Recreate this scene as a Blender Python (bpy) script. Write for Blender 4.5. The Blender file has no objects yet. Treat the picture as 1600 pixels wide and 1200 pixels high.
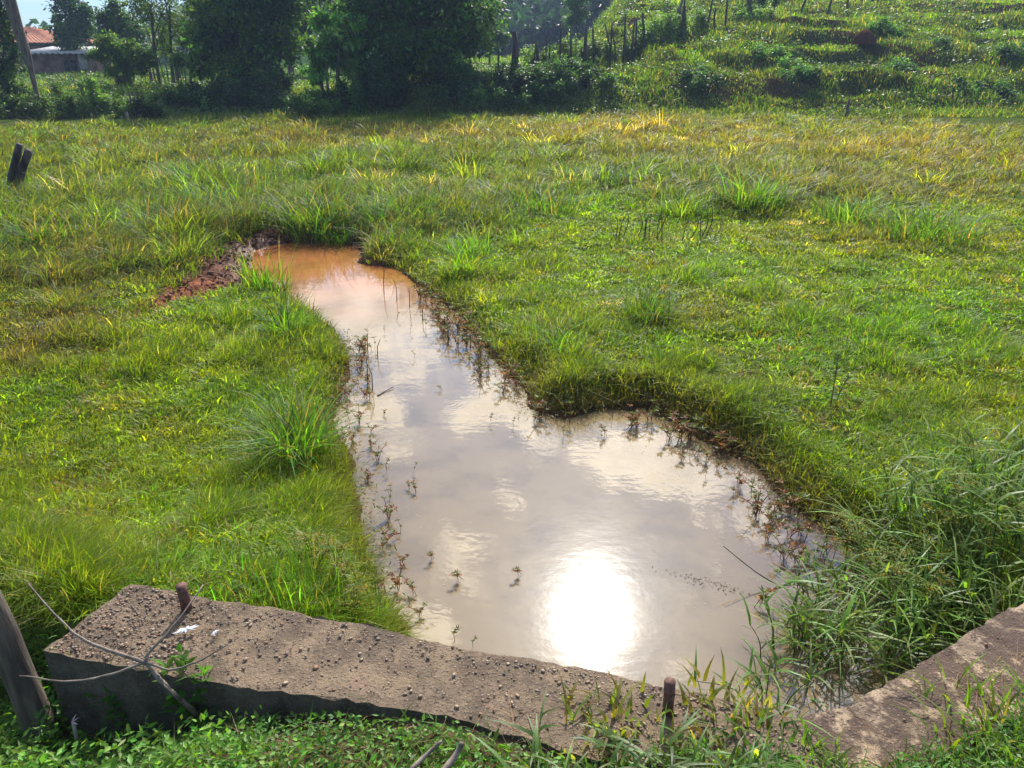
import bpy, math, random
import numpy as np
R = math.radians
rng = np.random.default_rng(7)
random.seed(7)
sc = bpy.context.scene
col = sc.collection

# ------------------------------------------------------------------ camera
PITCH = R(23.6); CAMZ = 1.6; F = 1203.0            # F in pixels of the 1600 px wide photograph
cp, sp = math.cos(PITCH), math.sin(PITCH)
cam_d = bpy.data.cameras.new('camera'); cam = bpy.data.objects.new('camera', cam_d); col.objects.link(cam)
cam_d.sensor_width = 36; cam_d.lens = 36 * F / 1600; cam_d.clip_start = .05; cam_d.clip_end = 2000
cam.location = (0, 0, CAMZ); cam.rotation_euler = (R(90) - PITCH, 0, 0)
sc.camera = cam
sc.view_settings.view_transform = 'Standard'; sc.view_settings.look = 'None'
sc.view_settings.gamma = 1; sc.view_settings.exposure = 0.56
sc.render.film_transparent = False
sc.cycles.max_bounces = 8; sc.cycles.diffuse_bounces = 3; sc.cycles.transmission_bounces = 4
sc.cycles.sample_clamp_indirect = 4; sc.cycles.caustics_reflective = False

# ------------------------------------------------------------------ sun and sky
SUN_EL, SUN_AZ = R(40.2), R(7.4)
SD = (math.sin(SUN_AZ) * math.cos(SUN_EL), math.cos(SUN_AZ) * math.cos(SUN_EL), math.sin(SUN_EL))
sl = bpy.data.lights.new('sun', 'SUN'); sl.energy = 5.0; sl.angle = R(.53); sl.color = (1, .95, .86)
so = bpy.data.objects.new('sun', sl); col.objects.link(so)
so.rotation_euler = (R(90) - SUN_EL, 0, math.pi - SUN_AZ)      # the lamp's -Z points along -SD

class NT:
    """small node-tree writer"""
    def __init__(s, t): s.t = t; s.n = t.nodes; s.n.clear()
    def add(s, typ, **k):
        n = s.n.new(typ)
        for a, v in k.items(): setattr(n, a, v)
        return n
    def lk(s, a, b): s.t.links.new(a, b)
    def val(s, sock, v):
        if hasattr(v, 'is_linked') or hasattr(v, 'links'): s.lk(v, sock)
        else: sock.default_value = v
    def m(s, op, a, b=None, c=None, clamp=False):
        n = s.add('ShaderNodeMath', operation=op, use_clamp=clamp); s.val(n.inputs[0], a)
        if b is not None: s.val(n.inputs[1], b)
        if c is not None: s.val(n.inputs[2], c)
        return n.outputs[0]
    def vm(s, op, a, b=None):
        n = s.add('ShaderNodeVectorMath', operation=op); s.val(n.inputs[0], a)
        if b is not None: s.val(n.inputs[1], b)
        return n.outputs['Value'] if op in ('DOT_PRODUCT', 'LENGTH', 'DISTANCE') else n.outputs[0]
    def mix(s, f, a, b, mode='MIX'):
        n = s.add('ShaderNodeMix', data_type='RGBA', blend_type=mode); s.val(n.inputs[0], f)
        for k, v in ((6, a), (7, b)): s.val(n.inputs[k], (*v, 1) if isinstance(v, tuple) and len(v) == 3 else v)
        return n.outputs[2]
    def noise(s, vec, scale, detail=4, rough=.55, dist=0):
        n = s.add('ShaderNodeTexNoise')
        if vec is not None: s.lk(vec, n.inputs['Vector'])
        n.inputs['Scale'].default_value = scale; n.inputs['Detail'].default_value = detail
        n.inputs['Roughness'].default_value = rough; n.inputs['Distortion'].default_value = dist
        return n.outputs['Fac']
    def ramp(s, f, stops):
        n = s.add('ShaderNodeValToRGB'); s.lk(f, n.inputs[0]); e = n.color_ramp.elements
        while len(e) < len(stops): e.new(.5)
        for q, (p, c) in zip(e, stops): q.position = p; q.color = (*c, 1) if len(c) == 3 else c
        return n.outputs[0]
    def sstep(s, v, lo, hi):
        n = s.add('ShaderNodeMapRange', interpolation_type='SMOOTHSTEP'); s.lk(v, n.inputs[0])
        n.inputs[1].default_value = lo; n.inputs[2].default_value = hi
        return n.outputs[0]

w = bpy.data.worlds.new('World'); sc.world = w; w.use_nodes = True
k = NT(w.node_tree)
sky = k.add('ShaderNodeTexSky', sky_type='NISHITA', sun_disc=False, sun_elevation=SUN_EL, sun_rotation=SUN_AZ)
sky.air_density = 1.0; sky.dust_density = .6
tc = k.add('ShaderNodeTexCoord'); D = k.vm('NORMALIZE', tc.outputs['Generated'])
sx = k.add('ShaderNodeSeparateXYZ'); k.lk(D, sx.inputs[0])
zz = k.m('ADD', k.m('MAXIMUM', sx.outputs[2], 0.0), .16)
cb = k.add('ShaderNodeCombineXYZ')
k.lk(k.m('MULTIPLY', k.m('DIVIDE', sx.outputs[0], zz), 1.0), cb.inputs[0]); k.lk(k.m('DIVIDE', sx.outputs[1], zz), cb.inputs[1]); cb.inputs[2].default_value = 57.4
n1 = k.noise(cb.outputs[0], 4.2, 10, .6, .3)
n2 = k.noise(cb.outputs[0], 7.5, 6, .6, .1)
band = k.m('MULTIPLY', k.sstep(sx.outputs[2], .13, .24), k.sstep(k.m('MULTIPLY', sx.outputs[2], -1.0), -.50, -.38))
nn = k.m('ADD', k.m('ADD', k.m('MULTIPLY', n1, .78), k.m('MULTIPLY', n2, .22)), k.m('MULTIPLY', band, .075))
cf = k.m('MULTIPLY', k.sstep(nn, .502, .562), k.sstep(sx.outputs[2], .01, .16))                              # cloud cover
thick = k.sstep(nn, .53, .70)                            # thick cloud is greyer
cosA = k.vm('DOT_PRODUCT', D, SD)
a2 = k.m('MULTIPLY', k.m('SUBTRACT', 1.0, cosA), 2.0)     # about the squared angle from the sun
def lobe(deg, amp): return k.m('MULTIPLY', k.m('EXPONENT', k.m('DIVIDE', a2, -(R(deg) ** 2))), amp)
front = k.m('ADD', lobe(42, 31), lobe(17, 33))           # thin cloud lit from behind is bright toward the sun
cl = k.m('MULTIPLY', k.m('ADD', front, 3.2), k.m('SUBTRACT', 1.0, k.m('MULTIPLY', thick, .45)))
ccol = k.vm('MULTIPLY', k.mix(thick, (1, .94, .84), (.86, .82, .76)), (1, 1, 1))
cs = k.add('ShaderNodeVectorMath', operation='SCALE'); k.lk(ccol, cs.inputs[0]); k.lk(cl, cs.inputs[3])
sg = k.add('ShaderNodeVectorMath', operation='SCALE'); k.lk(k.vm('MULTIPLY', sky.outputs[0], (.52, .76, 1.08)), sg.inputs[0]); k.lk(k.m('ADD', 1.0, k.m('MULTIPLY', k.sstep(sx.outputs[2], .04, .4), .85)), sg.inputs[3]); skt = sg.outputs[0]
mx = k.mix(cf, skt, cs.outputs[0])
au = k.m('ADD', k.m('ADD', lobe(1.1, 700), lobe(2.2, 110)), lobe(5.5, 34))
ac = k.add('ShaderNodeVectorMath', operation='SCALE'); ac.inputs[0].default_value = (1, .96, .88); k.lk(au, ac.inputs[3])
tot = k.vm('ADD', mx, ac.outputs[0])
bg = k.add('ShaderNodeBackground'); bg.inputs[1].default_value = .1; k.lk(tot, bg.inputs[0])
ow = k.add('ShaderNodeOutputWorld'); k.lk(bg.outputs[0], ow.inputs[0])
w.cycles.sampling_method = 'MANUAL'; w.cycles.sample_map_resolution = 1024

# ------------------------------------------------------------------ helpers: pixels and ground
def gp(px, py, z=0.0):
    u, v = (px - 800) / F, (600 - py) / F
    dy, dz = cp + v * sp, -sp + v * cp
    t = (z - CAMZ) / dz
    return np.array([u * t, dy * t, z])
def project(x, y, z):
    dep = y * cp - (z - CAMZ) * sp; up = y * sp + (z - CAMZ) * cp
    dep = np.maximum(dep, .05)
    return 800 + F * x / dep, 600 - F * up / dep
def zat(py, Y): return CAMZ + Y * math.tan(math.atan((600 - py) / F) - PITCH)
def xat(px, Y, z): return (px - 800) / F * (Y * cp - (z - CAMZ) * sp)
def sst(a, b, x): t = np.clip((x - a) / (b - a), 0, 1); return t * t * (3 - 2 * t)
_tab = np.random.default_rng(3).random((256, 256))
def vnoise(x, y):
    xi, yi = np.floor(x).astype(int), np.floor(y).astype(int); fx, fy = x - xi, y - yi
    fx = fx * fx * (3 - 2 * fx); fy = fy * fy * (3 - 2 * fy)
    a = _tab[xi & 255, yi & 255]; b = _tab[(xi + 1) & 255, yi & 255]; c = _tab[xi & 255, (yi + 1) & 255]; d = _tab[(xi + 1) & 255, (yi + 1) & 255]
    return (a * (1 - fx) + b * fx) * (1 - fy) + (c * (1 - fx) + d * fx) * fy
def fbm(x, y, s=1.0, o=4):
    v, a, t = 0, 1, 0
    for i in range(o): v = v + a * vnoise(x * s + 17.3 * i, y * s + 9.1 * i); t += a; a *= .5; s *= 2.03
    return v / t - .5

W = -0.45
pond_px = [(394, 392), (422, 383), (470, 379), (530, 381), (562, 386), (572, 408), (628, 425), (660, 452), (712, 488), (735, 520), (775, 560),
           (812, 600), (835, 636), (880, 652), (945, 640), (1010, 640), (1060, 662), (1110, 690), (1175, 722), (1215, 770), (1262, 812), (1330, 850), (1400, 900)]
left_px = [(640, 1004), (600, 940), (578, 880), (556, 800), (548, 730), (520, 665), (532, 615), (548, 560), (520, 515), (470, 478), (400, 452), (388, 425)]
pond = [gp(*p, W)[:2] for p in pond_px] + [np.array(q) for q in ((1.75, 2.45), (1.62, 2.02), (.8, 1.52), (.7, 1.55), (-.42, 1.75))] + [gp(*p, W)[:2] for p in left_px]
pond = np.array(pond)
mud = np.array([gp(*p, W + .05)[:2] for p in [(215, 500), (250, 456), (288, 420), (328, 388), (395, 366), (480, 362), (560, 368), (590, 384), (560, 400), (480, 400), (410, 412), (408, 446), (370, 458), (315, 472), (270, 492)]])
def sdist(poly, x, y):
    """signed distance to a polygon, positive outside"""
    x, y = np.asarray(x, float), np.asarray(y, float)
    d = np.full(x.shape, 1e9); ins = np.zeros(x.shape, bool); n = len(poly)
    for i in range(n):
        ax, ay = poly[i]; bx, by = poly[(i + 1) % n]; ex, ey = bx - ax, by - ay
        t = np.clip(((x - ax) * ex + (y - ay) * ey) / (ex * ex + ey * ey + 1e-12), 0, 1)
        d = np.minimum(d, (x - ax - t * ex) ** 2 + (y - ay - t * ey) ** 2)
        c = (ay > y) != (by > y)
        with np.errstate(divide='ignore', invalid='ignore'): ins ^= c & (x < ex * (y - ay) / (ey if ey else 1e-12) + ax)
    return np.where(ins, -1, 1) * np.sqrt(d)
wallA = np.array([(-1.245, 2.04), (-.465, 1.85), (-.1, 1.735), (.3, 1.64), (.745, 1.49), (.80, 1.30), (.2, 1.36), (-.17, 1.50), (-.75, 1.60), (-1.36, 1.735)])
wallB = np.array([(.752, 1.487), (.93, 1.55), (1.63, 1.965), (2.9, 2.72), (3.02, 2.48), (1.78, 1.71), (1.07, 1.37), (.81, 1.295)])
def ywall(x): return np.where(x < .76, 1.9 - .24 * (x + 1.3), 1.41 + .585 * (x - .78))

def H(x, y):
    x, y = np.asarray(x, float), np.asarray(y, float)
    r = np.hypot(x, y)
    s = sdist(pond, x, y) + .05 * fbm(x, y, 3.5, 3) * 2
    right = sst(-.2, .6, x - (.0 * y)) * sst(9, 5, y)
    M = W + .085 + .07 * right + .06 * sst(4, 12, r) + .12 * fbm(x, y, .55, 4) * sst(2.5, 8, r) + .05 * fbm(x, y, 2.4, 3)
    M = M + (.27 * sst(3.3, 2.0, y) * sst(-.35, -.9, x))                      # left bank climbs to the wall top
    M = np.maximum(M, W + .03)
    # far bank and the hill
    foot = 24.2 + .9 * fbm(x, x * 0 + 3.3, .25, 3) + 1.5 * sst(-3, -9, x)
    bankh = .95 - .45 * sst(-2, -8, x) - .42 * sst(1.5, 5, x)
    M = M + bankh * sst(0, 1.7 + 1.8 * sst(1.5, 5, x), y - foot)
    bw = np.clip(y - 28, 0, 60); hs = sst(0, 6, x + .5 - .12 * bw) * .315
    up = np.clip(y - foot - 1.2, 0, None)
    up = 26 * (1 - np.exp(-up / 26))
    hz = hs * up
    th = hz + .55 * fbm(x, y, .22, 4) * sst(0, 3, up) * sst(0, 4, x)
    st = .62                                                                # trodden terraces
    q = th / st + 1.7 * fbm(x, y, .16, 4) + .5 * fbm(x, y + 70, .8, 2)
    fr = q - np.floor(q)
    step = (sst(.55, .95, fr) - fr) * st
    M = M + np.where(hz > 0.01, th, 0) + step * .68 * (1 + 1.2 * fbm(x + 3, y, .5, 3)) * sst(.05, .5, hz) * (.15 + 1.45 * sst(-.15, .2, fbm(x + 40, y, .33, 3))) + .22 * fbm(x, y, 1.3, 3) * sst(.05, .5, hz)
    # far hills behind the trees
    th_ = np.degrees(np.arctan2(x, y))
    hill = sst(70, 230, r) * (46 * sst(-25.5, -9, th_) * sst(75, 20, th_) + 1.0)
    hill = hill * (1 + .25 * fbm(x, y, .012, 3))
    M = M + np.where(y > 0, hill, 0)
    # pond
    bank = sst(.0, .24, s)
    z = np.where(s > 0, W + .012 + (M - W - .012) * bank, W - .14 * sst(0, .3, -s) - .004)
    mm = sst(.06, -.12, sdist(mud, x, y) + .12 * fbm(x, y, 5, 2))
    lump = np.abs(fbm(x, y, 6, 3)) * .20 + np.abs(fbm(x + 9, y, 15, 2)) * .10 - .02
    z = z * (1 - mm * (s > 0)) + mm * (s > 0) * (W + .01 + .5 * (z - W) + lump)
    # camera side of the wall
    Sg = -.335 + .32 * sst(-1.35, -.12, x) + .19 * sst(1.68, 1.32, y) * sst(-.2, -.9, x) + .02 * fbm(x, y, 3, 3) + .04 * sst(1.2, 2.5, x)
    yw = ywall(x)
    wdt = .03 + .35 * sst(-1.35, -1.9, x)
    S = sst(wdt, -wdt, y - yw)
    z = z * (1 - S) + S * Sg
    return z
def ground(px, py, n=12):
    z = -.38
    for _ in range(n):
        p = gp(px, py, z); z = .5 * z + .5 * float(H(p[:1], p[1:2])[0])
    return gp(px, py, z)
def place(px, Y):
    z = 0.
    for _ in range(8): x = xat(px, Y, z); z = float(H(np.array([x]), np.array([Y]))[0])
    return np.array([x, Y, z])

# ------------------------------------------------------------------ helpers: meshes and objects
def link_mesh(name, V, faces_v, faces_n, mat, parent=None, colors=None, smooth=False, loc=None):
    me = bpy.data.meshes.new(name)
    V = np.asarray(V, np.float32)
    if loc is not None: V = V - np.asarray(loc, np.float32)
    me.vertices.add(len(V)); me.vertices.foreach_set('co', V.ravel())
    me.loops.add(len(faces_v)); me.loops.foreach_set('vertex_index', np.asarray(faces_v, np.int32))
    st = np.zeros(len(faces_n), np.int32); st[1:] = np.cumsum(faces_n)[:-1]
    me.polygons.add(len(faces_n)); me.polygons.foreach_set('loop_start', st)
    if smooth: me.polygons.foreach_set('use_smooth', np.ones(len(faces_n), bool))
    me.update(calc_edges=True)
    if colors is not None:
        a = me.color_attributes.new('col', 'FLOAT_COLOR', 'POINT')
        c = np.ones((len(V), 4), np.float32); c[:, :3] = colors; a.data.foreach_set('color', c.ravel())
    me.materials.append(mat)
    o = bpy.data.objects.new(name, me); col.objects.link(o)
    if parent is not None: o.parent = parent
    if loc is not None and parent is None: o.location = loc
    return o
class MB:
    """collects shapes into one mesh"""
    def __init__(s): s.v = []; s.c = []; s.fv = []; s.fn = []; s.n = 0
    def add(s, V, fv, fn, c=(.2, .2, .2)):
        V = np.asarray(V, float).reshape(-1, 3); s.v.append(V); s.fv.append(np.asarray(fv, int).ravel() + s.n); s.fn.append(np.asarray(fn, int).ravel())
        C = np.empty((len(V), 3)); C[:] = c; s.c.append(C); s.n += len(V)
    def build(s, name, mat, parent=None, loc=None, smooth=False):
        return link_mesh(name, np.concatenate(s.v), np.concatenate(s.fv), np.concatenate(s.fn), mat, parent, np.concatenate(s.c), smooth, loc)
    def tube(s, pts, rad, n=7, c=(.2, .2, .2), jag=0, cap=True):
        pts = np.asarray(pts, float); m = len(pts); rad = np.broadcast_to(rad, (m,)); V = []
        for i in range(m):
            t = pts[min(i + 1, m - 1)] - pts[max(i - 1, 0)]; t = t / (np.linalg.norm(t) + 1e-9)
            a = np.cross(t, (0, 0, 1) if abs(t[2]) < .9 else (1, 0, 0)); a /= np.linalg.norm(a); b = np.cross(t, a)
            if i == 0: a0 = a
            else:
                a = a0 - t * a0.dot(t); a /= np.linalg.norm(a) + 1e-9; b = np.cross(t, a); a0 = a
            for j in range(n):
                w_ = 2 * math.pi * j / n; rr = rad[i] * (1 + (random.uniform(-jag, jag) if jag else 0))
                V.append(pts[i] + a * math.cos(w_) * rr + b * math.sin(w_) * rr)
        fv = []; fn = []
        for i in range(m - 1):
            for j in range(n):
                fv += [i * n + j, i * n + (j + 1) % n, (i + 1) * n + (j + 1) % n, (i + 1) * n + j]; fn.append(4)
        if cap: fv += list(range(n - 1, -1, -1)); fn.append(n); fv += [(m - 1) * n + j for j in range(n)]; fn.append(n)
        s.add(V, fv, fn, c)
    def box(s, lo, hi, c=(.2, .2, .2)):
        (x0, y0, z0), (x1, y1, z1) = lo, hi
        s.add([(x0, y0, z0), (x1, y0, z0), (x1, y1, z0), (x0, y1, z0), (x0, y0, z1), (x1, y0, z1), (x1, y1, z1), (x0, y1, z1)],
              [3, 2, 1, 0, 4, 5, 6, 7, 0, 1, 5, 4, 1, 2, 6, 5, 2, 3, 7, 6, 3, 0, 4, 7], [4] * 6, c)
    def blades(s, P, h, wd, az, lean, c, seg=2, waz=None, tipc=None, power=2.0, wtop=.75):
        """grass blades; P (n,3) roots, az lean azimuth, lean 0..1.3"""
        P = np.asarray(P, float); n = len(P)
        if n == 0: return
        h, wd, az, lean = [np.broadcast_to(q, (n,)).astype(float) for q in (h, wd, az, lean)]
        c = np.broadcast_to(c, (n, 3))
        waz = az + np.pi / 2 + rng.normal(0, .6, n) if waz is None else waz
        dx, dy = np.cos(az), np.sin(az); wx, wy = np.cos(waz) * wd * .5, np.sin(waz) * wd * .5
        rows = []
        for i in range(seg + 1):
            t = i / seg; hor = lean * h * t ** power; ver = h * (t - .45 * np.minimum(lean, 1.6) * t ** 2 * .9)
            cx = P[:, 0] + dx * hor; cy = P[:, 1] + dy * hor; cz = P[:, 2] + ver
            if i == seg: rows.append(np.stack([cx, cy, cz], 1))
            else:
                kf = (.8, 1.0, wtop, .5)[min(i, 3)] if seg > 2 else (1, .8)[i]
                rows.append(np.stack([cx - wx * kf, cy - wy * kf, cz], 1)); rows.append(np.stack([cx + wx * kf, cy + wy * kf, cz], 1))
        nv = 2 * seg + 1; V = np.stack(rows, 1).reshape(-1, 3)
        base = np.arange(n)[:, None] * nv; pat = []; fn = []
        for i in range(seg - 1): pat += [2 * i, 2 * i + 1, 2 * i + 3, 2 * i + 2]; fn.append(4)
        pat += [2 * seg - 2, 2 * seg - 1, 2 * seg]; fn.append(3)
        fv = (base + np.array(pat)[None]).ravel()
        C = np.repeat(c[:, None, :], nv, 1)
        if tipc is not None: C[:, -1, :] = tipc
        s.add(V, fv, np.tile(fn, n), C.reshape(-1, 3))
    def leaves(s, P, d, ln, wd, c, nrm=None, fold=.12, droop=0.0):
        """leaf shapes: P root, d direction (n,3)"""
        P = np.asarray(P, float); n = len(P)
        if n == 0: return
        d = np.asarray(d, float); d = d / (np.linalg.norm(d, axis=1, keepdims=True) + 1e-9)
        ln = np.broadcast_to(ln, (n,))[:, None]; wd = np.broadcast_to(wd, (n,))[:, None]
        if nrm is None: nrm = rng.normal(0, .5, (n, 3)) + (0, 0, 1)
        sd = np.cross(d, nrm); sd /= np.linalg.norm(sd, axis=1, keepdims=True) + 1e-9; up = np.cross(sd, d)
        dn = np.array([0, 0, -1.0]) * droop * ln
        V = np.stack([P, P + d * ln * .42 + sd * wd * .5 + up * fold * wd, P + d * ln * .42 - up * fold * wd * .6 + dn * .2, P + d * ln * .42 - sd * wd * .5 + up * fold * wd, P + d * ln + dn], 1).reshape(-1, 3)
        base = np.arange(n)[:, None] * 5
        fv = (base + np.array([0, 1, 4, 2, 0, 2, 4, 3])[None]).ravel()
        c = np.broadcast_to(c, (n, 3))
        s.add(V, fv, np.full(2 * n, 4), np.repeat(c[:, None, :], 5, 1).reshape(-1, 3))

def tag(o, label=None, cat=None, group=None, kind=None):
    if label: o['label'] = label
    if cat: o['category'] = cat
    if group: o['group'] = group
    if kind: o['kind'] = kind
    return o
def empty(name, loc, label, cat, group=None):
    o = bpy.data.objects.new(name, None); col.objects.link(o); o.location = loc; o.empty_display_size = .1
    return tag(o, label, cat, group)
def copy_tree(o, loc, rz=0, sc_=1, label=None, group=None):
    c = o.copy(); col.objects.link(c); c.location = loc; c.rotation_euler = (0, 0, rz); c.scale = (sc_,) * 3
    if label: c['label'] = label
    if group: c['group'] = group
    for ch in list(o.children):
        q = ch.copy(); col.objects.link(q); q.parent = c
    return c
def vary(c, n, s=.25, hue=.12):
    c = np.asarray(c, float); k_ = np.exp(rng.normal(0, s, (n, 1))); return np.clip(c * k_ * (1 + rng.normal(0, hue, (n, 3))), .004, .7)

# ------------------------------------------------------------------ materials
def mat(name):
    m = bpy.data.materials.new(name); m.use_nodes = True; return m, NT(m.node_tree)
def leafmat(name, trans=.45, rough=.45, spec=.5, ttint=(1.15, 1.1, .45), tgain=1.5):
    m, k = mat(name)
    at = k.add('ShaderNodeAttribute', attribute_name='col')
    p = k.add('ShaderNodeBsdfPrincipled'); k.lk(at.outputs['Color'], p.inputs['Base Color'])
    p.inputs['Roughness'].default_value = rough; p.inputs['Specular IOR Level'].default_value = spec
    t = k.add('ShaderNodeBsdfTranslucent')
    k.lk(k.vm('MULTIPLY', at.outputs['Color'], tuple(tgain * q for q in ttint)), t.inputs['Color'])
    mx = k.add('ShaderNodeMixShader'); mx.inputs[0].default_value = trans
    k.lk(p.outputs[0], mx.inputs[1]); k.lk(t.outputs[0], mx.inputs[2])
    o = k.add('ShaderNodeOutputMaterial'); k.lk(mx.outputs[0], o.inputs[0]); return m
M_GRASS = leafmat('grass_blades', .52, .5, .26, (1.22, 1.15, .2), 1.8)
M_LEAF = leafmat('tree_leaves', .42, .5, .25, (1.15, 1.15, .4), 1.7)
M_WEED = leafmat('weed_leaves', .46, .45, .32)
def solid(name, c1, c2, scale=8, rough=.85, bump=.3, detail=6, stretch=(1, 1, 1), usecol=False, bdist=.01, spec=.3, metal=0):
    m, k = mat(name)
    tc = k.add('ShaderNodeTexCoord'); v = k.vm('MULTIPLY', tc.outputs['Object'], stretch)
    n = k.noise(v, scale, detail, .6); c = k.mix(k.sstep(n, .32, .68), c1, c2)
    if usecol:
        at = k.add('ShaderNodeAttribute', attribute_name='col'); c = k.mix(1.0, at.outputs['Color'], c, 'MULTIPLY')
    p = k.add('ShaderNodeBsdfPrincipled'); k.lk(c, p.inputs['Base Color']); p.inputs['Roughness'].default_value = rough
    p.inputs['Specular IOR Level'].default_value = spec; p.inputs['Metallic'].default_value = metal
    b = k.add('ShaderNodeBump'); b.inputs['Strength'].default_value = bump; b.inputs['Distance'].default_value = bdist
    k.lk(k.noise(v, scale * 3, detail, .65), b.inputs['Height']); k.lk(b.outputs[0], p.inputs['Normal'])
    o = k.add('ShaderNodeOutputMaterial'); k.lk(p.outputs[0], o.inputs[0]); return m
M_BARK = solid('bark', (.06, .045, .035), (.17, .14, .11), 9, .9, .6, stretch=(1, 1, .25), bdist=.03)
M_WOOD = solid('weathered_wood', (.07, .055, .045), (.24, .195, .15), 22, .85, .8, stretch=(1, 1, .12), bdist=.012)
M_DARKWOOD = solid('dark_wood', (.035, .03, .026), (.11, .09, .075), 16, .9, .8, stretch=(1, 1, .15), bdist=.012)
M_TWIG = solid('dry_twig', (.11, .08, .06), (.28, .23, .175), 30, .75, .4, bdist=.002)
M_RUST = solid('rusty_steel', (.07, .035, .025), (.20, .10, .07), 60, .8, .5, bdist=.002)
M_TILE = solid('clay_roof_tile', (.30, .10, .05), (.55, .24, .13), 5, .85, .3, usecol=False)
M_BRICK = solid('old_brick_wall', (.13, .07, .05), (.28, .18, .13), 3, .9, .3)
M_SHEET = solid('grey_roof_sheet', (.38, .36, .33), (.62, .60, .56), 4, .7, .2)
M_DARK = solid('dark_opening', (.01, .01, .01), (.03, .03, .03), 3, .6, .1)
M_YEL = solid('yellow_plastic', (.55, .28, .03), (.7, .38, .05), 5, .5, .1)

# ground: soil, mud and thatch colour by vertex, broken up by noise
m, k = mat('soil_and_turf'); M_GROUND = m
at = k.add('ShaderNodeAttribute', attribute_name='col'); tc = k.add('ShaderNodeTexCoord')
n = k.noise(tc.outputs['Object'], 26, 8, .65); n2 = k.noise(tc.outputs['Object'], 3.2, 6, .6)
c = k.mix(1.0, at.outputs['Color'], k.ramp(n, [(.3, (.45, .45, .45)), (.7, (1.5, 1.5, 1.5))]), 'MULTIPLY')
c = k.mix(1.0, c, k.ramp(n2, [(.3, (.7, .75, .7)), (.7, (1.3, 1.25, 1.2))]), 'MULTIPLY')
p = k.add('ShaderNodeBsdfPrincipled'); k.lk(c, p.inputs['Base Color'])
wet = k.add('ShaderNodeAttribute', attribute_name='wet')
k.lk(k.m('SUBTRACT', .92, k.m('MULTIPLY', wet.outputs['Fac'], .45)), p.inputs['Roughness']); k.lk(k.m('ADD', .0, k.m('MULTIPLY', wet.outputs['Fac'], .07)), p.inputs['Specular IOR Level'])
b = k.add('ShaderNodeBump'); b.inputs['Strength'].default_value = .6; b.inputs['Distance'].default_value = .015
k.lk(n, b.inputs['Height']); k.lk(b.outputs[0], p.inputs['Normal'])
o = k.add('ShaderNodeOutputMaterial'); k.lk(p.outputs[0], o.inputs[0])

# water: silty, nearly opaque, mirror-smooth with a few rain rings
m, k = mat('silty_water'); M_WATER = m
geo = k.add('ShaderNodeNewGeometry'); pos = geo.outputs['Position']
sep = k.add('ShaderNodeSeparateXYZ'); k.lk(pos, sep.inputs[0])
nz = k.noise(pos, 1.1, 5, .6)
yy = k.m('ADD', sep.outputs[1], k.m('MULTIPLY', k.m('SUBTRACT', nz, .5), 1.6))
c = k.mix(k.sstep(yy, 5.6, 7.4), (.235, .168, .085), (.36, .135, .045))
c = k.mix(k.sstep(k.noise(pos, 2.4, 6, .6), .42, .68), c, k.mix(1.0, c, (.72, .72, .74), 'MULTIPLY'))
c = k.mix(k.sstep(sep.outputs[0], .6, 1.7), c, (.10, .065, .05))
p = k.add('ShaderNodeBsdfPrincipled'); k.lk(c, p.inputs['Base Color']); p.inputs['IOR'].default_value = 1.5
p.inputs['Roughness'].default_value = .008
ht = k.m('MULTIPLY', k.noise(k.vm('MULTIPLY', pos, (1.0, 2.2, 1)), 5, 3, .5), .0006)
ht = k.m('ADD', ht, k.m('MULTIPLY', k.noise(pos, 30, 3, .5), .00028))
for (px, py, fr, ex, am) in [(700, 630, 210, 11, 1.), (805, 708, 170, 9, .4), (690, 708, 170, 12, .6), (790, 790, 130, 5, .5), (950, 800, 120, 5, .3), (640, 735, 190, 16, .4), (1120, 800, 120, 5, .4), (560, 760, 170, 12, .5)]:
    q = gp(px, py, W); d = k.vm('DISTANCE', pos, tuple(q))
    ht = k.m('ADD', ht, k.m('MULTIPLY', k.m('MULTIPLY', k.m('SINE', k.m('MULTIPLY', d, fr)), k.m('EXPONENT', k.m('MULTIPLY', d, -ex))), .00022 * .42 * am * 150 / fr))
b = k.add('ShaderNodeBump'); b.inputs['Strength'].default_value = 1; b.inputs['Distance'].default_value = 1
k.lk(ht, b.inputs['Height']); k.lk(b.outputs[0], p.inputs['Normal'])
g = k.add('ShaderNodeBsdfGlossy'); g.inputs['Roughness'].default_value = .13; k.lk(b.outputs[0], g.inputs['Normal'])
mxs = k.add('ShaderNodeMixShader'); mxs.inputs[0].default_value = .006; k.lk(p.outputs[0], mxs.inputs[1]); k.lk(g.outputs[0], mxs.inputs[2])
o = k.add('ShaderNodeOutputMaterial'); k.lk(mxs.outputs[0], o.inputs[0])

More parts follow.
